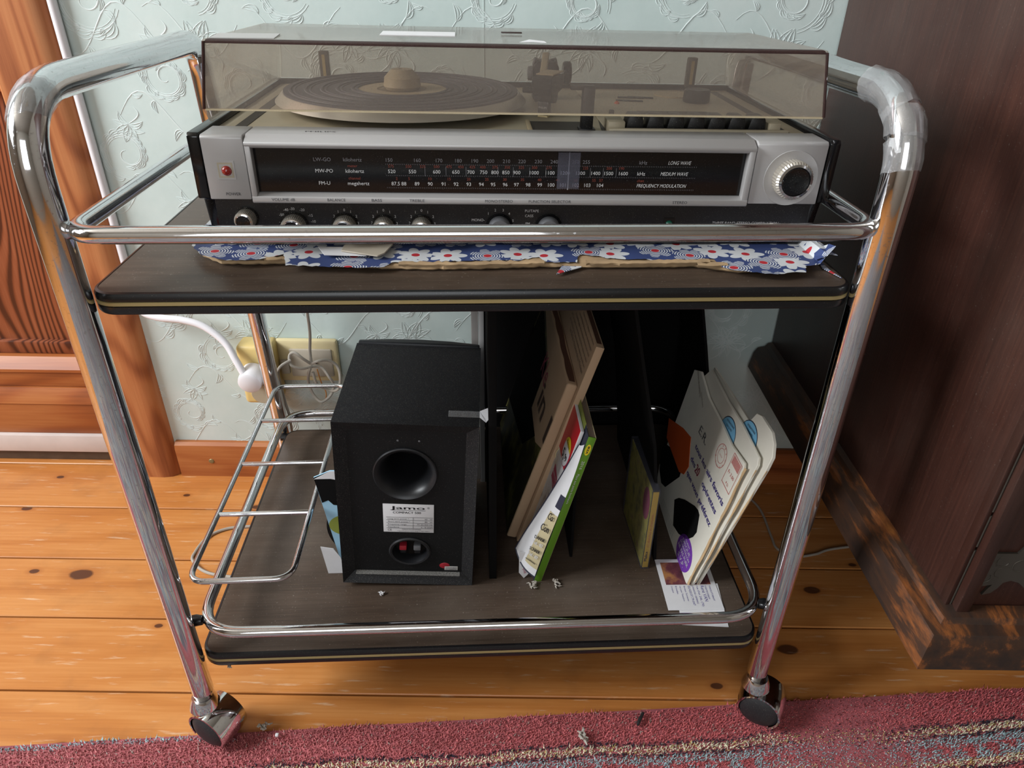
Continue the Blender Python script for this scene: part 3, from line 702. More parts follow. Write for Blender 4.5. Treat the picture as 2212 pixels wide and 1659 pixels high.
# ================================================================== THE TROLLEY
tr = thing('tea_trolley', 'two-tier chrome serving trolley with dark wood-look shelves on casters', 'trolley', TRM)
UL, UR, DV = -0.011, 0.711, 0.487
def frame(u, name='side_frame'):
    P = [(u, 0, 0.083), (u, 0, 0.798), (u, 0.432, 0.796), (u, 0.440, 0.70), (u, 0.498, 0.083)]
    pts = dens(rpath(P, [0, 0.072, 0.045, 0.5, 0], 12), 0.03)
    rr = [0.0132 + 0.0014*max(0, min(1, (p[2]-0.2)/0.5)) for p in pts]
    return MB().tube(pts, rr, 24).build(name, M['chrome'], tr)
fL = frame(UL); fR = frame(UR)
def shelf(h, name):
    def rr(x0, x1, y0, y1, r, n=8):
        out = []
        for cx, cy, a in ((x1-r, y0+r, -PI/2), (x1-r, y1-r, 0), (x0+r, y1-r, PI/2), (x0+r, y0+r, PI)):
            out += [(cx + r*math.cos(a+i*PI/2/n), cy + r*math.sin(a+i*PI/2/n)) for i in range(n+1)]
        return out
    s_ = MB().prism(rr(0.0015, 0.6985, 0.0015, DV-.0015, .021), h-0.019, h, 'z').build(name, M['walnut'], tr)
    P = rr(0, 0.70, 0, DV, 0.022)
    prof = [(0.0, -0.0003), (-0.0015, 0.0), (0.0008, -0.0015), (0.0016, -0.0065), (0.0002, -0.0078)]
    def band(pr, nm, mat):
        vs = []; fs = []; n = len(P); m_ = len(pr)
        for i in range(n):
            a, b = Vector(P[i-1]+(0,)), Vector(P[(i+1) % n]+(0,)); t = (b-a).normalized(); nn = Vector((t.y, -t.x, 0))
            for o_, z in pr: vs.append((P[i][0]+nn.x*o_, P[i][1]+nn.y*o_, h+z))
        for i in range(n):
            j = (i+1) % n
            for q in range(m_-1): fs.append((i*m_+q, j*m_+q, j*m_+q+1, i*m_+q+1))
        MB().add(vs, fs).build(nm, mat, s_)
    band([(-0.002, 0.0004), (0.0006, -0.0004), (0.0020, -0.003), (0.0020, -0.0075), (0.0004, -0.0086)], 'edging', M['edge'])
    band([(0.0006, -0.0080), (0.0022, -0.0086), (0.0022, -0.0116), (0.0006, -0.0122)], 'gold_stripe', M['gold'])
    band([(0.0004, -0.0118), (0.0020, -0.0128), (0.0020, -0.018), (0.0006, -0.0205), (-0.004, -0.0208)], 'edging', M['edge'])
    for u in (0.001, 0.699):
        for v in (0.0, 0.478):
            MB().tube([(u, v, h-0.010), (u + (-.012 if u < .1 else .012), v, h-0.010)], 0.006, 12).build('bracket', M['edge'], s_)
    return s_
shelf(S, 'upper_shelf'); shelf(LZ, 'lower_shelf')
def rail(h, r, u0, u1, v0, v1, name, rad):
    P = [(u0, v0, h), (u1, v0, h), (u1, v1, h), (u0, v1, h)]
    pts = dens(rpath(P, rad, 10, closed=True), 0.03, True)
    MB().tube(pts, r, 20, closed=True).build(name, M['chrome'], tr)
rail(0.6895, 0.0078, 0.004, 0.700, -0.010, 0.478, 'upper_rail', 0.030)
rail(0.191, 0.0070, 0.004, 0.700, -0.002, 0.480, 'lower_rail', 0.055)
for u, v, h in ((0.0, 0.006, .6895), (0.702, 0.006, .6895), (0.0, 0.02, .191), (0.702, 0.02, .191)):
    MB().lathe([(0, -.009), (.006, -.008), (.0075, 0), (.006, .008), (0, .009)], 12, Matrix.Translation((u - (.003 if u < .1 else -.003), v-0.002, h)) @ Matrix.Rotation(PI/2, 4, 'Y')).build('weld', M['edge'], tr)
# wire bottle holder along the left side
rk = MB().tube(dens(rpath([(0.004, 0.012, 0.262), (0.124, 0.012, 0.264), (0.124, 0.455, 0.262), (0.004, 0.455, 0.262)], 0.022, 8, closed=True), .03, True), 0.0036, 12, closed=True).build('bottle_holder', M['wire'], tr)
for v in (0.130, 0.238, 0.350):
    MB().tube([(0.004, v, 0.262), (0.124, v, 0.263)], 0.0032, 10).build('cross_bar', M['wire'], rk)
# casters
def caster(u, v, yawc, lean=0.0):
    e = bpy.data.objects.new('caster', None); COL.objects.link(e); e.parent = tr; e.location = (u, v, 0)
    A = Matrix.Rotation(yawc, 4, 'Z'); ax = A @ Matrix.Translation((0, -0.014, 0.034)) @ Matrix.Rotation(PI/2, 4, 'Y')
    MB().tube([(0, 0, 0.045), (0, 0, 0.090)], 0.0105, 16).build('stem', M['chrome'], e)
    # hood: half barrel round the wheels
    prof = [(0.0255, -0.0215), (0.0282, -0.0215), (0.0298, -0.012), (0.0303, 0), (0.0298, 0.012), (0.0282, 0.0215), (0.0255, 0.0215)]
    MB().lathe(prof, 40, ax, a0=PI*0.30, a1=PI*1.80).build('hood', M['chrome'], e)
    MB().lathe([(0.0, 0.0), (0.013, 0.0), (0.016, -0.006), (0.019, -0.016)][::-1], 24, Matrix.Translation((0, -0.003, 0.079))).build('collar', M['chrome'], e)
    for s_ in (-1, 1):
        R = ax @ Matrix.Diagonal((1, 1, s_, 1))
        MB().lathe([(0.0, 0.0245), (0.010, 0.0242), (0.020, 0.0225), (0.0255, 0.019), (0.0268, 0.014), (0.0268, 0.003), (0.0, 0.003)], 32, R).build('wheel', M['rubber'], e)
caster(UL, -0.002, math.radians(62)); caster(UR, -0.002, math.radians(58)); caster(UL, 0.50, math.radians(60)); caster(UR, 0.50, math.radians(-30))
# sticky tape wound round the bends
def tapewrap(par, u, rng_, r, name='tape_wrap', seedv=0, tilt=0.0):
    P = [(u, 0, 0.50), (u, 0, 0.798), (u, 0.30, 0.796)]
    pts = dens(rpath(P, [0, 0.072, 0], 22), 0.004)
    pts = [p for p in pts if rng_(p)]
    mb = MB(); n = 28; tan = []
    for i in range(len(pts)): tan.append((pts[min(i+1, len(pts)-1)] - pts[max(i-1, 0)]).normalized())
    vs = []; fs = []
    for i, p in enumerate(pts):
        X = Vector((1, 0, 0)); B = tan[i].cross(X)
        for k2 in range(n):
            a = 2*PI*k2/n; nz = noise.noise(Vector((i*0.35+seedv, k2*0.55, 0)))*0.0012 + abs(noise.noise(Vector((i*0.22, k2*0.45, seedv))))*0.0022
            sh = 0.004*math.sin(a+seedv) if i in (0, len(pts)-1) else 0
            vs.append((p + X*math.cos(a)*(r+nz) + B*math.sin(a)*(r+nz) + tan[i]*(sh + 0.002*noise.noise(Vector((k2*.9, seedv, i)))))[:])
    for i in range(len(pts)-1):
        for k2 in range(n): fs.append((i*n+k2, i*n+(k2+1) % n, (i+1)*n+(k2+1) % n, (i+1)*n+k2))
    mb.add(vs, fs).build(name, M['tape'], par, smooth=20)
tapewrap(fL, UL, lambda p: p[2] > 0.776 and p[1] < 0.045 and p[1] > 0.006, 0.0150, seedv=1)
tapewrap(fR, UR, lambda p: 0.738 < p[2] < 0.765 and p[1] < .02, 0.0152, seedv=3)
tapewrap(fR, UR, lambda p: 0.760 < p[2] < 0.785 and p[1] < .05, 0.0156, seedv=5)
tapewrap(fR, UR, lambda p: p[2] > 0.780 and p[1] < 0.085 and p[1] > 0.015, 0.0150, seedv=8)

# ================================================================== THE STEREO
SM = tframe(0.085, 0.078, S, ry=0.0098)
st = thing('record_player', 'silver and black stereo radio with turntable under a smoked lid, on the upper shelf', 'stereo', SM)
WX = 0.607; DD = 0.335
def b_(name, mb, m, par=None, **k): return mb.build(name, m, par or st, **k)
sideprof = [(0.0, 0.0625), (0.0, 0.119), (0.003, 0.122), (DD, 0.122), (DD, 0.014), (0.022, 0.014), (0.013, 0.0585)]
b_('side_panel', MB().prism(sideprof, 0.0, 0.0105, 'x', bev=.0012), M['blackgloss'])
b_('side_panel', MB().prism(sideprof, WX-0.0105, WX, 'x', bev=.0012), M['blackgloss'])
b_('body', MB().prism([(0.012, 0.0605), (0.012, 0.030), (0.020, 0.013), (DD-.002, 0.013), (DD-.002, 0.110), (0.03, 0.110), (0.012, 0.062)], 0.0105, WX-0.0105, 'x'), M['black'])
for x in (0.05, 0.55):
    for y in (0.04, 0.30): b_('foot', MB().lathe([(.012, 0.0072), (.013, .014)], 20, Matrix.Translation((x, y, 0))), M['rubber'])
# left silver panel with recessed lamp
mb = MB(); mb.prism([(0.0, 0.0615), (0.0, 0.118), (0.0025, 0.1205), (0.040, 0.1205), (0.040, 0.0615)], 0.0113, 0.0495, 'x', bev=.0012)
lp = b_('left_panel', mb, M['silver'])
for k2 in range(4):
    s_ = 0.0085 - k2*0.0016
    o = MB(); o.box(0.030-s_, 0.030+s_, -0.0004-k2*0.00008, 0.0, 0.089-s_, 0.089+s_); o.build('lamp_recess', [M['silver'], M['deck']][k2 % 2], lp)
o = MB().lathe([(0.0, 0.0032), (0.0026, 0.0026), (0.0042, 0.0012), (0.0046, 0.0)][::-1], 20, Matrix.Translation((0.031, -0.0007, 0.0885)) @ Matrix.Rotation(PI/2, 4, 'X')); o.build('power_lamp', M['redlens'], lp)
# dial frame
F0, F1 = 0.0508, 0.5255
mb = MB()
mb.prism([(0.006, 0.1095), (-0.0015, 0.1095), (-0.004, 0.1125), (-0.0035, 0.1150), (0.008, 0.1205), (0.040, 0.1205), (0.040, 0.1095)], F0, F1, 'x', bev=.0008)
mb.prism([(0.008, 0.0590), (-0.002, 0.0590), (-0.003, 0.0605), (-0.0028, 0.0652), (0.003, 0.0675), (0.008, 0.0675)], F0, F1, 'x', bev=.0006)
mb.prism([(0.008, 0.0600), (-0.0025, 0.0600), (-0.003, 0.112), (0.008, 0.112)], F0, F0+0.0052, 'x', bev=.0008)
mb.prism([(0.008, 0.0600), (-0.0025, 0.0600), (-0.003, 0.112), (0.008, 0.112)], F1-0.0062, F1, 'x', bev=.0008)
df = b_('dial_frame', mb, M['silver'])
GY = 0.0055
dg = b_('dial_glass', MB().box(F0+.005, F1-.006, GY, GY+.004, 0.0665, 0.1100), M['blackgloss'])
TM = lambda x, y, z: Matrix.Translation((x, y, z)) @ Matrix.Rotation(PI/2, 4, 'X')
U = lambda px: 0.141 + (px-540)*0.000431 - 0.085
mbw, mbr, mbg = MB(), MB(), MB()
TY = GY - 0.0003
zL, zM, zF = 0.0985, 0.0880, 0.0765
def row(items, z, mb, size=0.0034):
    for px, s_ in items: text(mb, s_, TM(U(px), TY, z - size/2), size)
row([(684, 'LW-GO'), (749, 'kilohertz')], zL, mbg); row([(686, 'MW-PO'), (752, 'kilohertz')], zM, mbw); row([(684, 'FM-U'), (758, 'megahertz')], zF, mbw)
row([(828, '150'), (889, '160'), (936, '170'), (978, '180'), (1014, '190'), (1048, '200'), (1083, '210'), (1117, '220'), (1153, '230'), (1188, '240'), (1235, '250'), (1259, '255')], zL, mbg)
row([(832, '520'), (877, '550'), (930, '600'), (972, '650'), (1005, '700'), (1033, '750'), (1058, '800'), (1082, '850'), (1106, '900'), (1145, '1000'), (1180, '1100'), (1214, '1200'), (1248, '1300'), (1282, '1400'), (1311, '1500'), (1344, '1600')], zM, mbw)
row([(839, '87.5'), (857, '88'), (886, '89'), (915, '90'), (944, '91'), (972, '92'), (1000, '93'), (1028, '94'), (1054, '95'), (1081, '96'), (1106, '97'), (1132, '98'), (1158, '99'), (1184, '100'), (1210, '101'), (1239, '102'), (1265, '103'), (1294, '104')], zF, mbw)
row([(1386, 'kHz')], zL, mbg); row([(1384, 'kHz')], zM, mbw)
for px, s_, z in ((1467, 'LONG WAVE', zL), (1458, 'MEDIUM WAVE', zM), (1432, 'FREQUENCY MODULATION', zF)):
    text(mbw, s_, TM(U(px), TY, z-0.0017), 0.0034, width=len(s_)*0.0024, shear=0.2)
row([(748, 'meter')], zM+.0048, mbr, .0026); row([(750, 'channel')], zF+.0048, mbr, .0026)
row([(831, '575'), (869, '550'), (900, '525'), (930, '500'), (957, '475'), (983, '450'), (1008, '425'), (1031, '400'), (1058, '375'), (1085, '350'), (1116, '325'), (1145, '300'), (1177, '275'), (1258, '225'), (1311, '200'), (1339, '190')], zM+.0048, mbr, .0026)
row([(842, '2'), (869, '5'), (915, '10'), (957, '15'), (1000, '20'), (1040, '25'), (1080, '30'), (1119, '35'), (1157, '40'), (1198, '45'), (1238, '50'), (1279, '55'), (1295, '57'), (1384, 'chan')], zF+.0048, mbr, .0026)
for i in range(170):
    x = U(820) + i*(U(1510)-U(820))/170
    for z in (zL-.0034, zM-.0034, zF-.0034):
        mbg.add([(x, TY, z), (x+.00028, TY, z), (x+.00028, TY, z-.0010), (x, TY, z-.0010)], [(0, 1, 2, 3)])
for px in (904, 950, 994, 1064, 1098, 1134, 1170, 1269, 1298, 1327): mbg.add([(U(px), TY, zM+.005), (U(px)+.0003, TY, zM+.005), (U(px)+.0003, TY, zM-.004), (U(px), TY, zM-.004)], [(0, 1, 2, 3)])
mbg.build('scale_lettering', M['grey_ink'], dg); mbw.build('scale_lettering', M['white_ink'], dg); mbr.build('scale_lettering', M['red_ink'], dg)
b_('pointer_window', MB().box(U(1196), U(1245), GY-.0022, GY-.0012, 0.0735, 0.1075), M['needle_window'])
b_('pointer', MB().box(U(1221)-.0004, U(1221)+.0004, GY-.0012, GY-.0004, 0.0722, 0.1075), M['white_ink'])
# lettering on the silver
mb = MB()
text(mb, 'POWER', TM(0.0335, -0.00035, 0.0655), 0.0028)
for px, s_ in ((597, 'VOLUME dB'), (712, 'BALANCE'), (800, 'BASS'), (888, 'TREBLE'), (1069, 'MONO/STEREO'), (1183, 'FUNCTION SELECTOR'), (1477, 'STEREO')):
    text(mb, s_, TM(U(px)-.001, -0.00335, 0.0615), 0.0026, width=len(s_)*0.0024)
mb.build('control_lettering', M['ink'], df)
mb = MB(); text(mb, 'PHILIPS', Matrix.Translation((0.117, 0.016, 0.1208)), 0.0034, width=0.028); mb.build('maker_lettering', M['ink'], df)
# right silver panel with tuning knob
rp = b_('right_panel', MB().prism([(0.0, 0.0610), (0.0, 0.118), (0.0025, 0.1205), (0.040, 0.1205), (0.040, 0.0610)], F1+.0015, WX-0.0115, 'x', bev=.0012), M['silver'])
KM = Matrix.Translation((0.5645, 0.0, 0.0865)) @ Matrix.Rotation(PI/2, 4, 'X')
MB().lathe([(0.0265, 0.0001), (0.0262, 0.0009), (0.0225, 0.0002), (0.0, 0.0002)][::-1], 48, KM).build('knob_dish', M['silver'], rp)
def knob(par, x, y, z, r, dep, cap=0.72, name='knob'):
    Mx = Matrix.Translation((x, y, z)) @ Matrix.Rotation(PI/2, 4, 'X')
    n = 80; vs = []; fs = []; mb = MB()
    prof = [(0, 1.0), (dep*0.82, 1.0), (dep, 0.90)]
    for i in range(n):
        a = 2*PI*i/n; rr = r*(1.0 if i % 2 else 0.965)
        for zz, k2 in prof: vs.append((Mx @ Vector((rr*k2*math.cos(a), rr*k2*math.sin(a), zz)))[:])
    for i in range(n):
        j = (i+1) % n
        for q in range(2): fs.append((i*3+q, j*3+q, j*3+q+1, i*3+q+1))
    fs.append(tuple(i*3+2 for i in range(n)))
    mb.add(vs, fs); kn = mb.build(name, M['alu'], par, smooth=20)
    MB().lathe([(r*cap, dep-.001), (r*cap, dep+.0006), (r*cap*0.94, dep+.0014), (0.0, dep+.0010)], 32, Mx).build('knob_cap', M['blackgloss'], kn)
    MB().lathe([(r*(cap+.16), dep-.002), (r*(cap+.14), dep+.0010), (r*(cap+.02), dep+.0014), (r*cap, dep)], 32, Mx).build('knob_ring', M['chrome'], kn)
    return kn
knob(rp, 0.5645, 0.0, 0.0865, 0.0182, 0.013, 0.74, 'tuning_knob')
# lower controls
mb = MB(); KY = 0.0118
def ring(par, x, z, r): MB().lathe([(r*1.18, 0.0), (r*1.18, .0012), (r*1.05, .0004), (0, .0004)], 32, Matrix.Translation((x, KY, z)) @ Matrix.Rotation(PI/2, 4, 'X')).build('knob_well', M['blackgloss'], par)
for px, z, r_ in ((500, .040, .0095), (604, .0325, .0118), (718, .0325, .0112), (806, .0325, .0100), (892, .0325, .0100)):
    x = U(px) - 0.0005; ring(st, x, z, r_); knob(st, x, KY, z, r_, 0.013, 0.66, 'control_knob')
for px in (1070, 1184):
    x = U(px); ring(st, x, .0325, .0115)
    Mx = Matrix.Translation((x, KY, .0325)) @ Matrix.Rotation(PI/2, 4, 'X')
    kn = MB().lathe([(.0110, 0), (.0108, .009), (.0095, .011), (0, .0115)], 32, Mx).build('selector_knob', M['greyplastic'], st)
    MB().box(x-.009, x+.009, KY-.0145, KY-.010, .0310, .0345, .0012).build('finger_bar', M['chrome'], kn)
for i, (px, s_) in enumerate(((602, '-30'), (588, '-40'), (624, '-20'), (577, '-50'), (641, '-15'), (575, '-60'), (646, '-10'))):
    z = (.0495, .0485, .0485, .0435, .0430, .0365, .0370)[i]; text(mb, s_, TM(U(px), KY-.0003, z-.0013), .0026)
for c0 in (718, 806, 892):
    for dx, z, s_ in ((0, .0487, '0'), (-14, .0470, '1'), (14, .0470, '1'), (-24, .0425, '2'), (26, .0425, '2'), (-28, .0360, '3'), (29, .0355, '3')):
        text(mb, s_, TM(U(c0+dx), KY-.0003, z-.0013), .0026)
for px, z, s_ in ((1044, .0460, '1'), (1060, .0495, '2'), (1078, .0495, '3'), (1092, .0460, '4'), (1101, .0390, '5'), (1021, .0395, 'MONO-'), (1144, .0490, 'PU/TAPE'), (1138, .0440, 'CASS'), (1138, .0360, 'FM -')):
    text(mb, s_, TM(U(px), KY-.0003, z-.0013), .0026)
text(mb, 'THREE BAND STEREO COMBINATION', TM(U(1646), KY-.0003, .0365), .0028, width=0.068, shear=0.25)
mb.build('control_lettering', M['white_ink'], st)
b_('lamp_recess', MB().box(U(1466)-.0055, U(1466)+.0055, KY-.0004, KY+.001, .030, .0425), M['dark_gap'])
b_('stereo_lamp', MB().lathe([(0.0, 0.0030), (0.0022, 0.0024), (0.0034, 0.0012), (0.0038, 0.0)][::-1], 18, Matrix.Translation((U(1466), KY-.0003, .0365)) @ Matrix.Rotation(PI/2, 4, 'X')), M['greenlens'])

# ---- deck
ZD = 0.1165
b_('deck_plate', MB().box(0.0110, WX-.011, 0.0425, DD-.003, 0.108, ZD, .0008), M['deck'])
b_('rear_edge', MB().box(0.006, WX-.006, DD-.010, DD-.001, 0.110, 0.1225, .001), M['black'])
b_('side_slot', MB().box(0.0275, 0.0385, 0.046, 0.31, ZD-.0006, ZD+.0004), M['deckdark'])
b_('side_slot', MB().box(WX-.0385, WX-.0275, 0.046, 0.31, ZD-.0006, ZD+.0004), M['deckdark'])
PC = (0.181, 0.172)
pm = Matrix.Translation((PC[0], PC[1], 0))
pt = b_('platter', MB().lathe([(0.1330, ZD+.0085), (0.1372, ZD+.0095), (0.1300, ZD+.0170), (0.1285, ZD+.0182), (0.0, ZD+.0182)], 96, pm), M['alu'])
pr_ = [(0.1275, ZD+.0182), (0.1275, ZD+.0200)]
for k2 in range(5):
    r_ = 0.122 - k2*0.0165
    pr_ += [(r_, ZD+.0200), (r_-.0006, ZD+.0210), (r_-.0026, ZD+.0210), (r_-.0032, ZD+.0196), (r_-.0050, ZD+.0196), (r_-.0056, ZD+.0208), (r_-.0072, ZD+.0208), (r_-.0078, ZD+.0200)]
pr_ += [(0.052, ZD+.0200), (0.050, ZD+.0188), (0.0, ZD+.0186)]
MB().lathe(pr_, 96, pm).build('platter_mat', M['mat'], pt)
MB().lathe([(0.049, ZD+.0189), (0.048, ZD+.0196), (0.028, ZD+.0196), (0.027, ZD+.0189)], 64, pm).build('centre_ring', M['beige'], pt)
MB().lathe([(0.0175, ZD+.019), (0.0205, ZD+.0225), (0.0195, ZD+.0300), (0.0195, ZD+.0312), (0.0115, ZD+.0395), (0.0030, ZD+.0400), (0.0028, ZD+.0385), (0.0, ZD+.0385)], 40, pm).build('single_adapter', M['beige'], pt)
# black shadow gap ring under platter is real clearance; spindle bearing carries it
b_('platter_bearing', MB().lathe([(0.05, ZD-.001), (0.05, ZD+.0090), (0.0, ZD+.0090)], 32, pm), M['black'])
# tonearm
ta = bpy.data.objects.new('tonearm', None); COL.objects.link(ta); ta.parent = st; ta.location = (0.346, 0.245, ZD)
def tp(name, mb, m): return mb.build(name, m, ta)
tp('pivot_housing', MB().prism([(-0.015, 0), (0.015, 0), (0.015, 0.036), (0.011, 0.042), (-0.011, 0.042), (-0.015, 0.036)], -0.012, 0.016, 'y', bev=.0015), M['black'])
for s_ in (-1, 1):
    for k2 in range(3): tp('bearing_bow', MB().tube([(s_*0.005, 0.014-k2*.005, 0.041), (s_*0.0125, 0.014-k2*.005, 0.0435), (s_*0.0145, 0.014-k2*.005, 0.036)], .0009, 6), M['greyplastic'])
tp('side_weight', MB().lathe([(0, 0), (.011, 0), (.013, .002), (.013, .008), (.011, .010), (0, .010)], 28, Matrix.Translation((0.0205, 0, 0.029)) @ Matrix.Rotation(PI/2, 4, 'Y')), M['blackgloss'])
tp('side_weight', MB().lathe([(0, 0), (.007, 0), (.008, .002), (.008, .005), (0, .006)], 24, Matrix.Translation((-0.0215, 0, 0.028)) @ Matrix.Rotation(PI/2, 4, 'Y')), M['greyplastic'])
Mx = Matrix.Translation((0, 0.004, 0.047)) @ Matrix.Rotation(math.radians(-7), 4, 'Z') @ Matrix.Rotation(math.radians(8), 4, 'X')
tp('arm_tube', MB().prism([(-0.004, -0.003), (0.004, -0.003), (0.004, 0.002), (0.003, 0.003), (-0.003, 0.003), (-0.004, 0.002)], -0.092, 0.004, 'y', bev=.0008).xf(Mx), M['beige'])
hm = Matrix.Translation((-0.004, -0.100, 0.0285)) @ Matrix.Rotation(math.radians(-24), 4, 'Z')
tp('headshell', MB().prism([(-0.030, 0.010), (-0.026, -0.006), (-0.020, -0.014), (-0.006, -0.016), (-0.002, -0.006), (0.012, -0.004), (0.018, 0.004), (0.018, 0.011), (-0.024, 0.013)], -0.0105, 0.0105, 'x', bev=.0012).xf(hm), M['black'])
tp('head_plate', MB().box(-0.0095, 0.0095, -0.020, 0.016, 0.0128, 0.0142, .0005).xf(hm), M['beige'])
tp('stylus_block', MB().box(-0.0060, 0.0060, -0.021, -0.010, -0.027, -0.013, .001).xf(hm), M['black'])
tp('stylus_tip', MB().box(-0.0055, 0.0055, -0.0215, -0.012, -0.030, -0.027, .0006).xf(hm), M['cream'])
mb = MB(); text(mb, 'PHILIPS', hm @ Matrix.Translation((0, -0.0213, -0.020)) @ Matrix.Rotation(PI/2, 4, 'X'), .002, width=.009); tp('maker_lettering', mb, M['white_ink'])
tp('finger_lift', MB().tube([(-0.010, -0.012, -0.004), (-0.026, -0.012, -0.004)], .0032, 12).xf(hm), M['blackgloss'])
rs = bpy.data.objects.new('arm_rest', None); COL.objects.link(rs); rs.parent = st; rs.location = (0.372, 0.063, ZD)
MB().box(-.0058, .0058, -.006, .006, 0, .040, .0008).build('rest_post', M['black'], rs)
MB().box(-.018, .0058, -.004, .006, .0375, .0415, .0006).build('rest_hook', M['black'], rs)
MB().box(-.008, .0085, -.008, .008, 0, .0020, .0006).build('rest_foot', M['black'], rs)
b_('arm_well', MB().box(0.318, 0.378, 0.047, 0.10, ZD-.0004, ZD+.0005), M['deckdark'])
b_('well_rim', MB().box(0.313, 0.3175, 0.046, 0.10, ZD, ZD+.0022, .0006), M['beige']); b_('well_rim', MB().box(0.313, 0.383, 0.0440, 0.0470, ZD, ZD+.0018, .0006), M['deck'])
b_('diagonal_groove', MB().prism([(0.386, 0.046), (0.390, 0.046), (0.3965, 0.115), (0.3970, 0.20), (0.395, 0.20), (0.3925, 0.118)], ZD-.0003, ZD+.0005, 'z'), M['deckdark'])
# cassette side: raised plate, window, keys
b_('cassette_plate', MB().box(0.392, 0.567, 0.050, 0.305, ZD, ZD+.0016, .0006), M['deck'])
b_('cassette_window', MB().box(0.442, 0.522, 0.110, 0.158, ZD+.0012, ZD+.0022, .0003), M['deckdark'])
b_('key_ledge', MB().box(0.392, 0.572, 0.0432, 0.0490, ZD, ZD+.0050, .0008), M['deck'])
b_('key_block', MB().box(0.392, 0.409, 0.050, 0.080, ZD, ZD+.0105, .0012), M['deck'])
b_('key_block', MB().box(0.554, 0.566, 0.050, 0.082, ZD, ZD+.0105, .0012), M['deck'])
b_('key_well', MB().box(0.4092, 0.5538, 0.050, 0.078, ZD, ZD+.0030), M['dark_gap'])
for i in range(7):
    x = 0.4185 + i*0.0206
    b_('tape_key', MB().prism([(x-.0086, ZD+.0025), (x+.0096, ZD+.0025), (x+.0086, ZD+.0125), (x+.0070, ZD+.0165), (x-.0044, ZD+.0168), (x-.0066, ZD+.0130)], 0.0525, 0.0740, 'y', bev=.0014), M['black'])
b_('speed_knob', MB().lathe([(.0150, ZD+.0015), (.0160, ZD+.0035), (.0155, ZD+.0150), (.0140, ZD+.0160), (0, ZD+.0155)], 36, Matrix.Translation((0.528, 0.225, 0))), M['black'])
b_('speed_disc', MB().lathe([(.0250, ZD+.0016), (.0250, ZD+.0030), (0, ZD+.0030)], 40, Matrix.Translation((0.512, 0.272, 0))), M['beige'])
b_('red_button', MB().lathe([(.0030, ZD+.0010), (.0030, ZD+.0030), (0, ZD+.0050)], 16, Matrix.Translation((0.428, 0.205, 0))), M['orange'])
for x, y, a in ((0.452, 0.244, .1), (0.446, 0.222, .15), (0.464, 0.246, .15)):
    b_('deck_clip', MB().box(-.016, .016, -.0022, .0022, 0.0014, .0032, .0006).xf(Matrix.Translation((x, y, ZD)) @ Matrix.Rotation(-a, 4, 'Z')), M['black'])
b_('deck_stud', MB().box(0.4065, 0.4115, 0.128, 0.134, ZD+.001, ZD+.0075, .0008), M['black'])
for x in (0.070, 0.545):
    h_ = b_('lid_hinge', MB().box(x-.006, x+.006, DD-.016, DD-.006, ZD+.004, ZD+.040, .0012), M['iron'])
    MB().box(x-.0018, x+.0018, DD-.0175, DD-.0160, ZD+.008, ZD+.036).build('hinge_slot', M['gold'], h_)

# ---- lid: hollow shell with its own wall thickness
LX0, LX1 = 0.009, WX-0.009
def warp(o):
    for v in o.data.vertices:
        s_ = max(0, (v.co.z-0.1235)/0.0727); v.co.x = 0.3035 + (v.co.x-0.3035)*(1-0.040*s_)
        if v.co.y < 0.15: v.co.y += 0.004*s_
    return o
def lidshell():
    e = bpy.data.objects.new('dust_lid', None); COL.objects.link(e); e.parent = st
    t = 0.0028; zf0, zt = 0.1385, 0.1962
    MB().box(LX0+.003, LX1-.003, 0.0212, 0.0212+t, zf0, zt-.003).build('front_pane', M['lid'], e)
    top = [(0.030, zt), (0.245, zt-.0035), (0.288, zt-.0085), (0.316, 0.174), (0.328, 0.150), (0.332, 0.1235)]
    topi = [(0.030, zt-t), (0.244, zt-.0035-t), (0.286, zt-.0112), (0.3135, 0.172), (0.325, 0.149), (0.329, 0.1235)]
    MB().prism(top + topi[::-1], LX0+.003, LX1-.003, 'x').build('top_pane', M['lidtop'], e)
    MB().box(LX0+.003, LX1-.003, 0.0209, 0.0243, zf0-.0012, zf0+.0002).build('cut_edge', M['lidcut'], e)
    MB().prism([(0.0212, zt-.003), (0.0217, zt-.0013), (0.0235, zt-.0002), (0.030, zt), (0.030, zt-t), (0.0240, zt-.003)], LX0+.003, LX1-.003, 'x').build('front_edge', M['lidedge'], e)
    side = [(0.0212, zf0), (0.0212, zt-.003), (0.0235, zt-.0002)] + top + [(0.043, 0.1235)]
    for x in (LX0, LX1-.003):
        MB().prism(side, x, x+.003, 'x', bev=.0004, seg=1).build('side_pane', M['lid'], e)
        MB().tube([(x+.0015, 0.0220, zf0), (x+.0015, 0.0220, zt-.0015)], 0.0016, 8).build('corner_edge', M['lidedge'], e)
lidshell()
for o in [o for o in bpy.data.objects if o.parent and o.parent.name == 'dust_lid']: warp(o)
tag(MB().box(-.037, .037, -.020, .020, 0, .0008).build('note_card', M['paper'], None, M=SM @ Matrix.Translation((0.204, 0.125, 0.1948)) @ Matrix.Rotation(.02, 4, 'Z')), 'white slip of paper lying on top of the smoked lid', 'paper')
tag(MB().box(-.028, .028, -.022, .022, 0, .0008).build('lid_sticker', M['lightgrey'], None, M=SM @ Matrix.Translation((0.050, 0.060, 0.1958)) @ Matrix.Rotation(.1, 4, 'Z')), 'pale sticker at the front left corner of the smoked lid', 'sticker')
lb = thing('lid_badge', 'small dark strip lying on the middle of the smoked lid', 'strip', SM @ Matrix.Translation((0.300, 0.16, 0.1946)))
MB().box(-.011, .011, -.004, .004, 0, .0010, .0003).build('strip', M['lidedge'], lb)
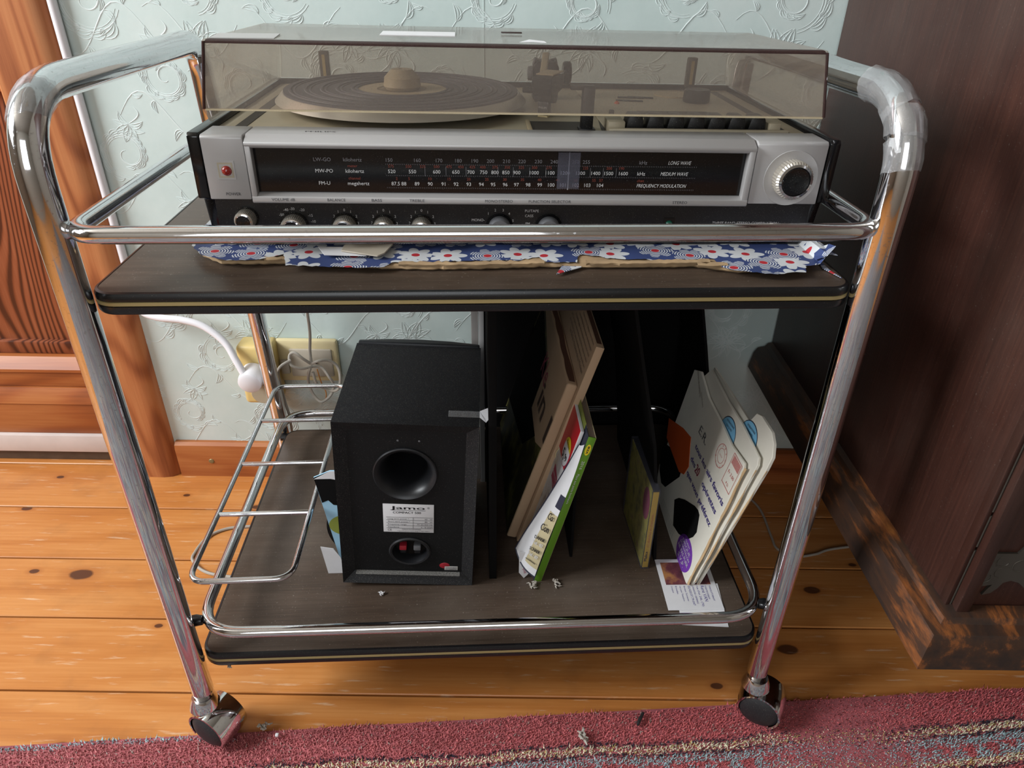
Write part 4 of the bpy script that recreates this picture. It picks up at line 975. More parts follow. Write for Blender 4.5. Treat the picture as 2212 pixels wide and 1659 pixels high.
tag(MB().add([(0, 0, 0), (.012, -.004, .0006), (.026, -.002, 0), (.024, .004, .001), (.010, .006, .002)], [(0, 1, 2, 3, 4)]).build('paper_shred', M['paper'], None, M=SM @ Matrix.Translation((0.302, 0.055, 0.1958))), 'tiny white paper shred near the front edge of the smoked lid', 'scrap')

# ================================================================== PAPERED BOARD UNDER THE STEREO
outline = [(0.0575, 0.1089), (0.0685, 0.0848), (0.0814, 0.0681), (0.1029, 0.0591), (0.1211, 0.0564), (0.1377, 0.0598), (0.1489, 0.0683), (0.1567, 0.077), (0.1622, 0.0582), (0.1655, 0.0473), (0.178, 0.0455), (0.2021, 0.0443), (0.215, 0.0430), (0.2285, 0.0414), (0.2589, 0.0421), (0.2646, 0.0524), (0.2888, 0.0544), (0.3333, 0.0550), (0.3781, 0.0560), (0.4084, 0.0667), (0.414, 0.0515), (0.4433, 0.0511), (0.4492, 0.0724), (0.4832, 0.0591), (0.5459, 0.0550), (0.5805, 0.0601), (0.5827, 0.0365), (0.5965, 0.0263), (0.6202, 0.0178), (0.6588, 0.0222), (0.666, 0.0375), (0.679, 0.0434), (0.700, 0.040), (0.706, 0.0468), (0.6904, 0.0648), (0.694, 0.110)]
outline = [(min(u, 0.696), v) for u, v in outline]
pb = thing('papered_board', 'torn cardboard covered in blue and white flowered paper under the stereo', 'cardboard', tframe(0.38, 0.2, S))
def jag(pts, amp, stepv=0.004, seed=1):
    out = []; rj = random.Random(seed)
    for i in range(len(pts)-1):
        a, b = Vector(pts[i]), Vector(pts[i+1]); k2 = max(1, int((b-a).length/stepv))
        for q in range(k2):
            p = a.lerp(b, q/k2); out.append((p.x + rj.uniform(-amp, amp)*.5, p.y + rj.uniform(-amp, amp)))
    out.append(pts[-1]); return out
jo = jag(outline, 0.0016)
def sheet(front, vback, hf, mb, thick=0.0004, du=-0.38, dv=-0.2):
    """strip from a ragged front line back to vback; hf(u, t) height, t 0 front..1 back"""
    n = 6; vs = []; fs = []
    for u, v in front:
        for q in range(n+1):
            t = q/n; vv = v + (vback-v)*t; vs.append((u+du, vv+dv, hf(u, t, v)))
    for i in range(len(front)-1):
        for q in range(n): fs.append((i*(n+1)+q, (i+1)*(n+1)+q, (i+1)*(n+1)+q+1, i*(n+1)+q+1))
    return mb.add(vs, fs)
def hfp(u, t, v):
    lift = 0.0
    if u < 0.16: lift = 0.004*(1-t)*max(0, (0.16-u)/0.1)
    if u > 0.684: lift = 0.010*(1-t)
    return 0.0076 - (1-t)**3*0.0006 + lift + 0.0009*noise.noise(Vector((u*40, v*10, 0)))*(1-t)
sheet(jo, 0.36, hfp, MB()).build('flowered_paper', M['floral'], pb)
cardl = jag([(0.075, 0.085), (0.10, 0.0660), (0.14, 0.0650), (0.17, 0.064), (0.26, 0.0500), (0.29, 0.0480), (0.36, 0.0490), (0.408, 0.053), (0.45, 0.0500), (0.50, 0.049), (0.56, 0.051), (0.60, 0.036), (0.66, 0.036), (0.69, 0.07)], 0.0014, 0.005, 5)
mb = MB(); vs = []; fs = []
for u, v in cardl:
    o_ = 0.0016*noise.noise(Vector((u*55, 3, 0)))
    vs += [(u-.38, v-.2+.0015, 0.0006), (u-.38, v-.2-.001+o_*.5, 0.0026), (u-.38, v-.2+o_, 0.0052+o_*.3), (u-.38, v-.2+.004, 0.0056), (u-.38, 0.16, 0.0054)]
for i in range(len(cardl)-1):
    for q in range(4): fs.append((i*5+q, (i+1)*5+q, (i+1)*5+q+1, i*5+q+1))
mb.add(vs, fs).build('cardboard_layer', M['card'], pb)
# curled brown tears lying over the paper edge
for (u0, u1, v_, s_) in ((0.272, 0.412, 0.0500, 1), (0.452, 0.575, 0.0500, 2), (0.140, 0.158, 0.066, 3), (0.560, 0.590, 0.0420, 4)):
    fr = jag([(u0, v_-.002), ((u0+u1)/2, v_-.0035), (u1, v_-.001)], .0012, .004, s_+20)
    vs = []; fs = []; rj = random.Random(s_)
    for u, v in fr:
        hgt = rj.uniform(.001, .006)
        vs += [(u-.38, v-.2, .0050), (u-.38, v-.2-.0008, .0072), (u-.38, v-.2+.001+hgt*.5, .0082+.0006*rj.random()), (u-.38, v-.2+.002+hgt, .0080)]
    for i in range(len(fr)-1):
        for q in range(3): fs.append((i*4+q, (i+1)*4+q, (i+1)*4+q+1, i*4+q+1))
    MB().add(vs, fs).build('torn_layer', M['card'], pb)
MB().prism([(0.422-.38, 0.0308-.2), (0.4302-.38, 0.0532-.2), (0.4492-.38, 0.0627-.2), (0.4482-.38, 0.048-.2)], .0026, .0032, 'z').build('paper_shred', M['floral'], pb)
MB().prism([(0.687-.38, .045-.2), (0.715-.4, .020-.2), (0.712-.4, .040-.2), (0.694-.38, .085-.2)], .0010, .0016, 'z').build('paper_shred', M['floral'], pb)
MB().add([(.300, -.150, .008), (.312, -.120, .0085), (.3155, -.140, .021), (.3150, -.155, .024), (.3060, -.160, .016)], [(0, 1, 2, 3, 4)]).build('lifted_corner', M['floral'], pb)
tag(MB().prism([(-.028, .012), (-.018, -.010), (.022, -.011), (.030, .014)], 0, .0006, 'z').build('folded_note', M['paper'], None, M=tframe(0.217, 0.075, S+.0098, ry=0.02)), 'folded white note sticking out from under the stereo, left of the grey coaster', 'paper')
tag(MB().prism([(-.018, .014), (-.019, -.004), (.018, -.019), (.024, -.012), (.030, .014)], 0, .0016, 'z', bev=.0003, seg=1).build('paper_coaster', M['greyplate'], None, M=tframe(0.233, 0.077, S+.0108)), 'grey speckled card coaster sticking out from under the stereo on the flowered paper', 'coaster')

# ================================================================== THINGS ON THE LOWER SHELF
# ---- loudspeaker
SPW, SPD, SPH = 0.175, 0.200, 0.263
SPM = tframe(0.334, 0.101, LZ, ry=0.050, rz=-0.02)       # origin at bottom right edge, leaning to the right
sk = thing('loudspeaker', 'small black loudspeaker seen from the back, leaning slightly on the lower shelf', 'speaker', SPM)
mb = MB(); W_ = SPW
def frame_rect(x0, x1, z0, z1, y): return [(x0, y, z0), (x1, y, z0), (x1, y, z1), (x0, y, z1)]
t1 = 0.0155
A = frame_rect(-W_, 0, 0, SPH, 0.0); B = frame_rect(-W_+t1, -t1, t1, SPH-t1, 0.009); Bk = frame_rect(-W_, 0, 0, SPH, SPD)
vs = A + B + Bk; fs = []
for i in range(4):
    j = (i+1) % 4; fs += [(i, j, 4+j, 4+i), (j, i, 8+i, 8+j)]
fs.append((8, 11, 10, 9)[::-1])
bm_ = bmesh.new(); bv = [bm_.verts.new(v) for v in vs]
for f in fs: bm_.faces.new([bv[i] for i in f])
bmesh.ops.recalc_face_normals(bm_, faces=bm_.faces[:])
mb.bm(bm_).build('cabinet_box', M['speaker'], sk)
def holed(x0, x1, z0, z1, cx, cz, rx, rz, y=0.0088, n=48):
    vs = []; fs = []
    for i in range(n):
        a = 2*PI*i/n; c, s_ = math.cos(a), math.sin(a)
        k2 = min([((x1-cx)/c if c > 0 else (x0-cx)/c) if abs(c) > 1e-9 else 9, ((z1-cz)/s_ if s_ > 0 else (z0-cz)/s_) if abs(s_) > 1e-9 else 9])
        vs += [(cx+rx*c, y, cz+rz*s_), (cx+k2*c, y, cz+k2*s_)]
    ang = [(math.atan2(zz-cz, xx-cx) % (2*PI), (xx, zz)) for xx in (x0, x1) for zz in (z0, z1)]
    for i in range(n):
        j = (i+1) % n; a0, a1 = 2*PI*i/n, 2*PI*(i+1)/n; cs_ = [p for a, p in ang if a0 < a < a1]
        if cs_: vs.append((cs_[0][0], y, cs_[0][1])); fs.append((2*i, 2*i+1, len(vs)-1, 2*j+1, 2*j))
        else: fs.append((2*i, 2*i+1, 2*j+1, 2*j))
    return vs, fs
mb = MB(); zs = 0.086; pcx = -W_/2-.002
mb.add(*holed(-W_+t1-.001, -t1+.001, zs, SPH-t1+.001, pcx, 0.183, .0385, .0385)); mb.add(*holed(-W_+t1-.001, -t1+.001, t1-.001, zs, -0.085, 0.0535, .0262, .0225))
mb.build('back_board', M['speakback'], sk)
gr = [( -W_+.002, SPD-.002), (-W_+.002, SPD+.006), (-W_*.75, SPD+.012), (-W_*.5, SPD+.014), (-W_*.25, SPD+.012), (-.002, SPD+.006), (-.002, SPD-.002)]
MB().prism(gr, .002, SPH+.003, 'z', bev=.002).build('front_grille', M['softblack'], sk)
PM = Matrix.Translation((-W_/2-.002, 0.0088, 0.183)) @ Matrix.Rotation(PI/2, 4, 'X')
MB().lathe([(0.0400, 0.0), (0.0402, .0022), (0.0388, .0034), (0.0350, .0016), (0.0310, -.0045), (0.0275, -.013), (0.0255, -.022), (0.0248, -.032), (0.0246, -.075)], 64, PM, caps=False).build('bass_port', M['softblack'], sk)
MB().lathe([(0.0, -.075), (0.026, -.075)], 32, PM).build('port_bottom', M['dark_gap'], sk)
MB().box(-W_+t1+.002, -t1-.002, 0.0015, 0.0085, t1-.0005, t1+.0006).build('dust_line', M['dusty'], sk)
# rating label
lm = lambda x, z: Matrix.Translation((x, 0.0079, z)) @ Matrix.Rotation(PI/2, 4, 'X')
lx0, lx1, lz0, lz1 = -0.119, -0.0535, 0.0865, 0.134
la = MB().box(lx0, lx1, 0.0081, 0.0088, lz0, lz1, .0003).build('rating_label', M['paper'], sk)
tb = MB(); xc = (lx0+lx1)/2
text(tb, 'Jamo', lm(xc-.001, .1257), .0052, width=.044, bold=.0003); text(tb, '\u00ae', lm(lx1-.007, .1272), .003)
tb.box(xc-.022, xc+.022, .00775, .0079, .1240, .1244)
text(tb, 'COMPACT 500', lm(xc-.002, .1185), .0036, width=.036, bold=.00008)
for i, (a_, b__) in enumerate((('Long term power *', '60   W'), ('Short term power *', '80   W'), ('Frequency range', '75-20.000 Hz'), ('Impedance', '4 - 8 OHM'))):
    z = .1085 - i*.0047; tb.box(lx0+.004, lx1-.001, .00775, .0079, z+.0036, z+.0039)
    text(tb, a_, lm(lx0+.006, z), .0022, align='l', width=.0016*len(a_)); text(tb, b__, lm(lx1-.0015, z), .0022, align='r', width=.0017*len(b__))
tb.box(lx0+.004, lx1-.001, .00775, .0079, .0935, .0938); tb.box(lx0+.0385, lx0+.0389, .00775, .0079, .0938, .1121)
text(tb, 'CE', lm(lx0+.008, .0888), .0032); text(tb, 'MADE IN DENMARK', lm(xc+.004, .0908), .0018, width=.025); text(tb, '* Specifications according to IEC 268-5', lm(xc+.006, .0880), .0014, width=.042)
tb.build('label_print', M['ink'], la)
# oval terminal cup
TMx = Matrix.Translation((-0.085, 0.0088, 0.0535)) @ Matrix.Rotation(PI/2, 4, 'X') @ Matrix.Diagonal((1.0, 0.86, 1, 1))
tc = MB().lathe([(0.0275, 0.0), (0.0280, .0020), (0.0262, .0036), (0.0235, .0030), (0.0215, -.004), (0.0205, -.012)], 56, TMx, caps=False).build('terminal_cup', M['softblack'], sk)
MB().lathe([(0.0, -.012), (0.0207, -.012)], 40, TMx).build('cup_bottom', M['dark_gap'], tc)
for x, mm in ((-0.0945, M['redplastic']), (-0.0755, M['greyplastic'])):
    MB().box(x-.0048, x+.0048, 0.0090, 0.0190, 0.0530, 0.0610, .0012).build('terminal_clip', mm, tc)
    MB().box(x-.0040, x+.0040, 0.0130, 0.0195, 0.0440, 0.0520, .001).build('clip_base', M['softblack'], tc)
s_ = MB().box(-0.0385, -0.0205, 0.0082, 0.0088, 0.0195, 0.0265, .0003).build('serial_sticker', M['lightgrey'], sk)
tb = MB(); text(tb, 'QUALITY NO. 8', lm(-.0295, .0236), .0016, width=.014); text(tb, '0110500376', lm(-.0295, .0205), .0022, width=.014); tb.build('sticker_print', M['ink'], s_)
MB().lathe([(0, .0004), (.0065, .0003), (.007, 0)], 20, Matrix.Translation((-0.0385, 0.0086, 0.0275)) @ Matrix.Rotation(PI/2, 4, 'X') @ Matrix.Diagonal((1, .75, 1, 1))).build('red_seal', M['redplastic'], sk)
for x in (-0.098, -0.072): MB().lathe([(0, .0006), (.0012, .0004), (.0014, 0)], 10, Matrix.Translation((x, 0.0086, 0.2335)) @ Matrix.Rotation(PI/2, 4, 'X')).build('nail_head', M['greyplastic'], sk)
tp_ = MB().box(-.038, .0, .020, .033, SPH+.0002, SPH+.0007).build('tape_strip', M['tape'], sk)
MB().add([(0, .020, SPH+.0006), (0, .034, SPH+.0006), (.013, .036, SPH+.006), (.0165, .024, SPH+.0045), (.008, .016, SPH-.004)], [(0, 4, 3, 2, 1)]).build('curled_tape_end', M['paper'], tp_)

# ---- picture sleeve and loose sheet left of the speaker
ps = thing('picture_sleeve', 'record sleeve with black, sky-blue and green picture leaning left of the loudspeaker', 'record sleeve', tframe(0.156, 0.142, LZ))
MB().prism([(-.004, 0.0), (-.0245, .160), (-.003, .170), (.020, .170), (.020, 0.0)], 0, .002, 'y').build('cover', M['skyblue'], ps)
MB().prism([(-.0185, .118), (-.0245, .160), (-.003, .170), (.020, .170), (.020, .110), (-.004, .114), (-.010, .122)], -.0004, .0000, 'y').build('dark_print', M['blackcard'], ps)
MB().prism([(-.0240, .158), (-.003, .1700), (.020, .1700), (.020, .152), (-.003, .158)], -.0007, -.0003, 'y').build('striped_print', M['paper'], ps)
MB().lathe([(0, .0003), (.024, 0)], 32, Matrix.Translation((.010, -.0003, .078)) @ Matrix.Rotation(PI/2, 4, 'X') @ Matrix.Diagonal((1, .75, 1, 1))).build('ball_print', M['olive'], ps)
tag(MB().lathe([(0, .0008), (.060, .0008), (.060, 0), (0, 0)], 48).build('vinyl_single', M['blackgloss'], None, M=tframe(0.195, 0.155, LZ+.062, rx=PI/2)), 'black vinyl record standing behind the picture sleeve and the loudspeaker', 'record')
tag(MB().prism([(-.024, 0), (-.029, .050), (-.012, .046), (-.004, .030), (.0, 0)], 0, .0008, 'y').build('loose_sheet', M['paper'], None, M=tframe(0.158, 0.130, LZ+.0005)), 'white sheet of paper standing at the lower left corner of the loudspeaker', 'paper')

# ---- grey box file and black boards behind
tag(MB().box(0, .0100, 0, .14, 0, .47, .0008).build('grey_box_file', [M['taupe']], None, M=tframe(0.3375, 0.334, LZ)), 'tall narrow taupe grey box file standing behind the loudspeaker', 'box file')
tag(MB().box(0, .0075, 0, .15, 0, .465, .0006).build('pale_grey_sleeve', M['lightgrey'], None, M=tframe(0.3483, 0.326, LZ)), 'pale grey record sleeve squeezed between the box file and the black rack wall', 'record sleeve')
def board(name, label, u, v0, v1, h, t_=0.006, z0=LZ): return tag(MB().box(0, t_, 0, v1-v0, 0, h, .0005).build(name, M['blackcard'], None, M=tframe(u, v0, z0)), label, 'board')
board('black_board', 'upright black board just right of the loudspeaker, leftmost of the black dividers', 0.3580, 0.112, 0.44, 0.455, .010)
board('black_board', 'low black board standing behind the green catalogue', 0.4745, 0.150, 0.44, 0.20, .004)
pth = [(0.5985, 0.0), (0.588, 0.112), (0.5755, 0.201), (0.565, 0.248), (0.549, 0.316), (0.533, 0.387), (0.520, 0.452)]
mb = MB(); vs = []; fs = []
for u, h in pth: vs += [(u, .139, LZ+h), (u, .44, LZ+h), (u-.004, .139, LZ+h), (u-.004, .44, LZ+h)]
for i in range(len(pth)-1):
    a, b = i*4, (i+1)*4; fs += [(a, a+1, b+1, b), (a+3, a+2, b+2, b+3), (a+2, a, b, b+2), (a+1, a+3, b+3, b+1)]
fs += [(0, 2, 3, 1), (len(vs)-4, len(vs)-3, len(vs)-1, len(vs)-2)]
cb_ = thing('bent_black_board', 'tall bent black board leaning left, between the disc case and the envelopes', 'board', TRM)
MB().add(vs, fs).build('board_sheet', M['blackcard'], cb_)
mb = MB(); vs = []; fs = []; pth = [(.6975, 0.0), (.6985, .15), (.6965, .205), (.687, .250), (.675, .303), (.655, .389), (.640, .452)]
for u, h in pth: vs += [(u, .322, LZ+h), (u, .474, LZ+h), (u-.004, .322, LZ+h), (u-.004, .474, LZ+h)]
for i in range(len(pth)-1):
    a, b = i*4, (i+1)*4; fs += [(a, a+1, b+1, b), (a+3, a+2, b+2, b+3), (a+2, a, b, b+2), (a+1, a+3, b+3, b+1)]
fs += [(0, 2, 3, 1), (len(vs)-4, len(vs)-3, len(vs)-1, len(vs)-2)]
MB().add(vs, fs).build('board_sheet', M['blackcard'], thing('bent_black_board', 'rearmost bent black board, behind the white envelopes and in front of the right rear leg', 'board', TRM))
bb_ = thing('back_panel', 'large flat black panel standing behind the trolley against the wall', 'panel', TRM)
MB().prism([(0.352, 0.0), (0.725, 0.0), (0.725, 0.625), (0.352, 0.625)], 0.499, 0.507, 'y').build('panel_sheet', M['blackcard'], bb_)

# ---- leaning card boxes
BXM = tframe(0.400, 0.185, LZ, ry=0.285)
ex, ey = (0, -1, 0), (0, 0, 1)
def cover_M(x, y, z, rot=0): # lettering on the left face (normal -x): text runs along +? ; right-hand when seen from -x
    return Matrix.Translation((x, y, z)) @ plane_M((0, 0, 0), (0, -1, 0), (0, 0, 1)) @ Matrix.Rotation(rot, 4, 'Z')
t1b = thing('record_box', 'tall beige card box with brown lines of text on its cover, leaning right', 'box', BXM)
MB().box(0, .0115, 0, .31, 0, .338, .0012).build('box_body', M['kraft'], t1b)
MB().box(.0025, .0090, .010, .300, .3372, .3384).build('open_edge', M['kraftdark'], t1b)
tb = MB()
for i, (s_, sz) in enumerate((('Les Belles Histoires de la Musique', .0062), ('une collection pour toute la famille, faite de grands airs', .0042), ('avec Les quatre saisons et les plus belles valses de salon', .0042), ('les grandes pages de la musique choisies pour vous', .0042), ('une anthologie de la musique qui accompagne', .0042), ('toute la vie sur disques microsillons', .0042))):
    text(tb, s_, cover_M(-.0004, .012, .2885 + i*.0088), sz, align='r', width=len(s_)*sz*0.62)
tb.build('cover_lettering', M['kraft_ink'], t1b)
t2 = thing('kraft_sleeve', 'beige card slipcase with large grey lettering and forest picture, leaning left of the beige box', 'slipcase', BXM @ Matrix.Translation((-.0155, .006, 0)))
MB().box(0, .0150, 0, .30, 0.0, .2740, .0030, seg=3).build('slipcase_body', M['kraft'], t2)
mb = MB(); fr = []
for i in range(30): fr.append((0.008+i*.0098, 0.0045*math.sin(i*.5)*0.35))
vs = []; fs = []
for y_, w_ in fr: vs += [(.0035-abs(w_), y_, .2744), (.0115+w_*.6, y_, .2744)]
for i in range(29): fs.append((i*2, i*2+1, i*2+3, i*2+2))
mb.add(vs, fs).build('open_edge', M['kraftdark'], t2)
MB().prism([(.002, .004), (.002, .165), (.040, .148), (.125, .152), (.128, .230), (.28, .262), (.298, .262), (.298, .004)], -.0004, 0, 'x').build('forest_picture', M['forest'], t2)
MB().prism([(.052, .150), (.125, .152), (.128, .225), (.28, .255), (.298, .2), (.298, .06), (.10, .10)], -.0007, -.0003, 'x').build('shadow_patch', M['blackcard'], t2)  # shadow over the cover, painted as a black patch
tb = MB(); text(tb, 'in 1', cover_M(-.0009, .050, .175), .042, width=.100, bold=.0026); tb.build('cover_lettering', M['kraft_ink'], t2)
tb = MB(); text(tb, 'Kle', cover_M(-.0009, .125, .205), .034, width=.055); tb.build('cover_lettering', M['crimson'], t2)

# ---- magazines
def lean(u, v, th, h0=LZ): return tframe(u, v, h0, ry=th)
mg = thing('supermarket_leaflet', 'red topped price leaflet with a yellow and white 5,99 circle beside the green catalogue', 'magazine', lean(0.4115, 0.122, 0.25))
MB().box(0, .0045, 0, .20, .0, .247, .0006).build('pages', M['paper'], mg)
MB().prism([(.0015, .2465), (.0015, .178), (.20, .178), (.20, .2465)], -.0003, 0, 'x').build('red_heading', M['red'], mg)
MB().prism([(.016, .178), (.2, .178), (.2, .020), (.0015, .020), (.0015, .100)], -.0003, 0, 'x').build('photo_collage', M['collage'], mg)
MB().prism([(.0015, .178), (.0015, .120), (.030, .110), (.040, .178)], -.0005, -.0002, 'x').build('white_area', M['paper'], mg)
def disc(y, z, r, m, nm, x=-.0006, yz=1.0, a0=0, a1=2*PI):
    MB().prism([(y + r*math.cos(a0+(a1-a0)*i/32), z + r*yz*math.sin(a0+(a1-a0)*i/32)) for i in range(33 if a1-a0 < 6 else 32)], x, x+.0003, 'x').build(nm, m, mg)
disc(.024, .196, .0195, M['crimson'], 'price_ring', -.0006); disc(.024, .196, .0180, M['paper'], 'price_disc', -.0009); disc(.024, .199, .0178, M['yellow'], 'price_disc', -.0011, a0=.35, a1=PI-.35)
tb = MB(); text(tb, '5,', cover_M(-.0014, .030, .184), .013, bold=.0003); text(tb, '99', cover_M(-.0014, .017, .188), .008, bold=.0002); text(tb, 'Requis', cover_M(-.0014, .024, .206), .0055); tb.build('price_lettering', M['ink'], mg)
for z in (.150, .139):
    MB().prism([(.012, z-.006), (.048, z-.001), (.048, z+.008), (.012, z+.003)], -.0011, -.0007, 'x').build('red_banner', M['crimson'], mg)
tb = MB(); text(tb, 'MAXIMUM 3 PAR CLIENT', cover_M(-.0013, .030, .1485, .13), .003, width=.030); text(tb, 'EXTRA AVANTAGE', cover_M(-.0013, .030, .1375, .13), .003, width=.028); tb.build('banner_lettering', M['paper'], mg)
m2_ = thing('green_page_booklet', 'thin booklet with green inner page standing open behind the red leaflet', 'booklet', lean(0.4168, 0.130, 0.25))
MB().box(0, .0006, 0, .19, 0, .254).build('page', M['olive'], m2_)
MB().box(.0018, .0024, -.004, .19, 0, .250).build('page', M['paper'], m2_)
# green catalogue
gc = thing('green_catalogue', 'thick catalogue with a green spine marked 2016, front one of the magazines', 'catalogue', lean(0.4195, 0.105, 0.243))
MB().box(0, .0098, 0, .0016, 0, .2500, .0003).build('spine', M['green_spine'], gc)
MB().box(.0004, .0094, .0012, .200, .0006, .2490).build('page_block', M['pages'], gc)
MB().box(-.0003, .0002, .0004, .203, 0, .2505).build('cover', M['navy'], gc); MB().box(.0096, .0100, .0004, .203, 0, .2500).build('cover', M['sand'], gc)
spM = lambda z: plane_M((.0049, -.0003, z), (0, 0, -1), (1, 0, 0))
MB().lathe([(0, .0002), (.0034, .0002), (.0035, 0)], 28, Matrix.Translation((.0049, -.0001, .2310)) @ Matrix.Rotation(PI/2, 4, 'X') @ Matrix.Diagonal((1, 2.4, 1, 1))).build('spine_badge', M['yellow'], gc)
tb = MB(); text(tb, 'IKEA', plane_M((.0036, -.0006, .231), (0, 0, -1), (1, 0, 0)), .0026, width=.011, bold=.0002); tb.build('badge_lettering', M['navy'], gc)
tb = MB(); text(tb, '2016', plane_M((.0030, -.0004, .207), (0, 0, -1), (1, 0, 0)), .0036, width=.013); text(tb, 'Place aux petits bonheurs.', plane_M((.0032, -.0004, .168), (0, 0, -1), (1, 0, 0)), .0030, width=.050); tb.build('spine_lettering', M['white_ink'], gc)
# curled white brochure: a sheet bending out towards the camera
wbm = thing('curled_brochure', 'white brochure with navy edge and sand-coloured address box, curled open beside the green spine', 'brochure', TRM)
Lp = [(0.3945, 0.128, LZ+.042), (0.4075, 0.127, LZ+.073), (0.4339, 0.126, LZ+.128), (0.4560, 0.122, LZ+.182), (0.4700, 0.115, LZ+.224)]
Rp = [(0.4195, 0.100, LZ+.014), (0.4320, 0.100, LZ+.065), (0.4470, 0.101, LZ+.120), (0.4640, 0.1025, LZ+.182), (0.4750, 0.104, LZ+.232)]
def ruled(La, Ra, nu=8, nv=20, bulge=.006, off=0):
    L_ = spline(La, 6); R_ = spline(Ra, 6); g = []
    for i in range(len(L_)):
        row_ = []
        for q in range(nu+1):
            t = q/nu; p = L_[i].lerp(R_[i], t); bl = bulge*math.sin(PI*t)*(1 - 0.8*i/len(L_)); row_.append(p + Vector((-0.55*bl + off*-.3, -bl*.85 - off, -0.2*bl)))
        g.append(row_)
    return g
g = ruled(Lp, Rp); nu = 8
def gridmesh(g, i0, i1, q0, q1):
    vs = []; fs = []; n = q1-q0+1
    for i in range(i0, i1+1):
        for q in range(q0, q1+1): vs.append(g[i][q][:])
    for i in range(i1-i0):
        for q in range(n-1): fs.append((i*n+q, i*n+q+1, (i+1)*n+q+1, (i+1)*n+q))
    return MB().add(vs, fs)
R_ = len(g)-1
gridmesh(g, 0, R_, 0, 8).build('brochure_page', M['paper'], wbm)
g2 = ruled(Lp, Rp, off=.0004)
gridmesh(g2, 0, R_, 0, 0)
MB().tube([r_[0] for r_ in g2], .0009, 6).build('navy_edge', M['navy'], wbm); MB().tube([p for p in g2[0]], .0010, 6).build('navy_edge', M['navy'], wbm)
gridmesh(g2, 2, 12, 4, 8).build('address_box', M['sand'], wbm); gridmesh(g2, 13, 15, 5, 8).build('navy_bar', M['navy'], wbm)
tb = MB(); upv = (Vector(Rp[2]) - Vector(Rp[0])).normalized()
for i, s_, sz, mm in ((11.0, 'Co', .0115, 0), (9.0, 'Con', .0115, 0), (7.4, 'DANSK', .0055, 0), (6.4, 'Tel.: 02', .0055, 1), (5.0, 'SCHAER', .0055, 0), (4.0, 'Tel.: 02', .0055, 1), (3.0, 'mentions', .0025, 0)):
    ii = int(i); p = g2[ii][5].lerp(g2[min(ii+1, R_)][5], i-ii).lerp(g2[ii][7], .25); exv = (g2[ii][8]-g2[ii][5]).normalized()
    text(tb, s_, plane_M(p + Vector((-.0014, -.0020, 0)), exv + upv*(-.05), upv), sz, align='c', width=(.008 if len(s_) < 3 else .012) if len(s_) < 4 else .015, mi=mm, bold=.0002)
tb.build('address_lettering', [M['ink'], M['paper']], wbm)
lw = thing('folded_flyer', 'white flyer with crimson script at the foot of the curled brochure', 'flyer', lean(0.404, 0.112, 0.10))
MB().prism([(-.010, .048), (-.006, .010), (.002, .0), (.006, .006), (.018, .032), (.020, .048)], 0, .0008, 'y').build('flyer_page', M['paper'], lw)
tb = MB(); text(tb, 'antiqua', plane_M((-.0015, -.0004, .020), (.25, 0, -1), (1, 0, .25)), .005, width=.022); tb.build('flyer_lettering', M['crimson'], lw)
tag(MB().tube(spline([(0, 0, 0), (-.003, -.001, .012), (.0005, -.002, .024), (.0040, -.001, .016), (.0045, 0, .004), (.002, 0, -.004)], 5), .0007, 6).build('rubber_band', M['cream'], None, M=BXM @ Matrix.Translation((.006, -.0025, .160))), 'thin pale rubber band hanging on the front edge of the leaning boxes', 'rubber band')

# ---- compact disc case
cd = thing('disc_case', 'compact disc case with yellow spine and meadow picture cover', 'disc case', tframe(0.5735, 0.124, LZ, ry=0.006, rz=0.03))
MB().box(-.0008, .0106, -.0008, .1240, 0, .1420, .0006).build('clear_case', M['needle_window'], cd)
MB().box(.0014, .0092, .0002, .0012, .0020, .1375).build('spine_card', M['cdyellow'], cd)
MB().box(.0002, .0010, .0030, .1200, .0020, .1395).build('cover_card', M['cdcover'], cd)
MB().box(.0012, .0098, .0030, .1210, .0016, .1398).build('tray', M['softblack'], cd)
MB().prism([(.003+.016+.0150*math.cos(i*PI/12), .104+.026*math.sin(i*PI/12)) for i in range(24)], -.0002, .0000, 'x').build('cover_emblem', M['crimson'], cd)
tb = MB(); text(tb, '11 sketches et chansons...', plane_M((.0064, -.0001, .072), (0, 0, 1), (-1, 0, 0)), .0032, width=.062); tb.build('spine_lettering', M['orange'], cd)
tb = MB(); text(tb, 'Malice', plane_M((.0060, -.0001, .023), (0, 0, 1), (-1, 0, 0)), .0040, width=.018, bold=.0002); tb.build('spine_lettering', M['ink'], cd)

# ---- envelopes
EM = tframe(0.629, 0.09, LZ, ry=0.22)
def env(name, label, poly, x, t_, lab=True, gr_='record club envelopes'):
    e = thing(name, label, 'envelope', EM @ Matrix.Translation((x, 0, 0)), gr_)
    MB().prism(poly, 0, t_, 'x', bev=.0006, seg=1).build('envelope_body', M['envelope'], e)
    mb = MB()
    return e
e1p = [(.0005, .002), (.0, .020), (-.001, .12), (.0, .205), (.006, .2110), (.05, .206), (.095, .2090), (.16, .2100), (.215, .222), (.238, .212), (.232, .150), (.222, .040), (.20, .004), (.10, .0), (.012, .0)]
e1 = env('white_envelope', 'white record envelope printed in violet with dark windows and purple sticker, front of three', e1p, 0.0, .0040)
e2 = env('white_envelope', 'plain off-white envelope with a pale blue label, middle of the three leaning envelopes', [(-.003, .012), (-.012, .222), (-.006, .230), (.060, .234), (.12, .232), (.20, .236), (.225, .20), (.22, .02), (.0, .002)], .0068, .0040)
MB().prism([(.0838+.026*math.cos(i*PI/14), .2025+.0225*math.sin(i*PI/14)) for i in range(28)], -.0003, 0, 'x').build('blue_label_rim', M['navy'], e2)
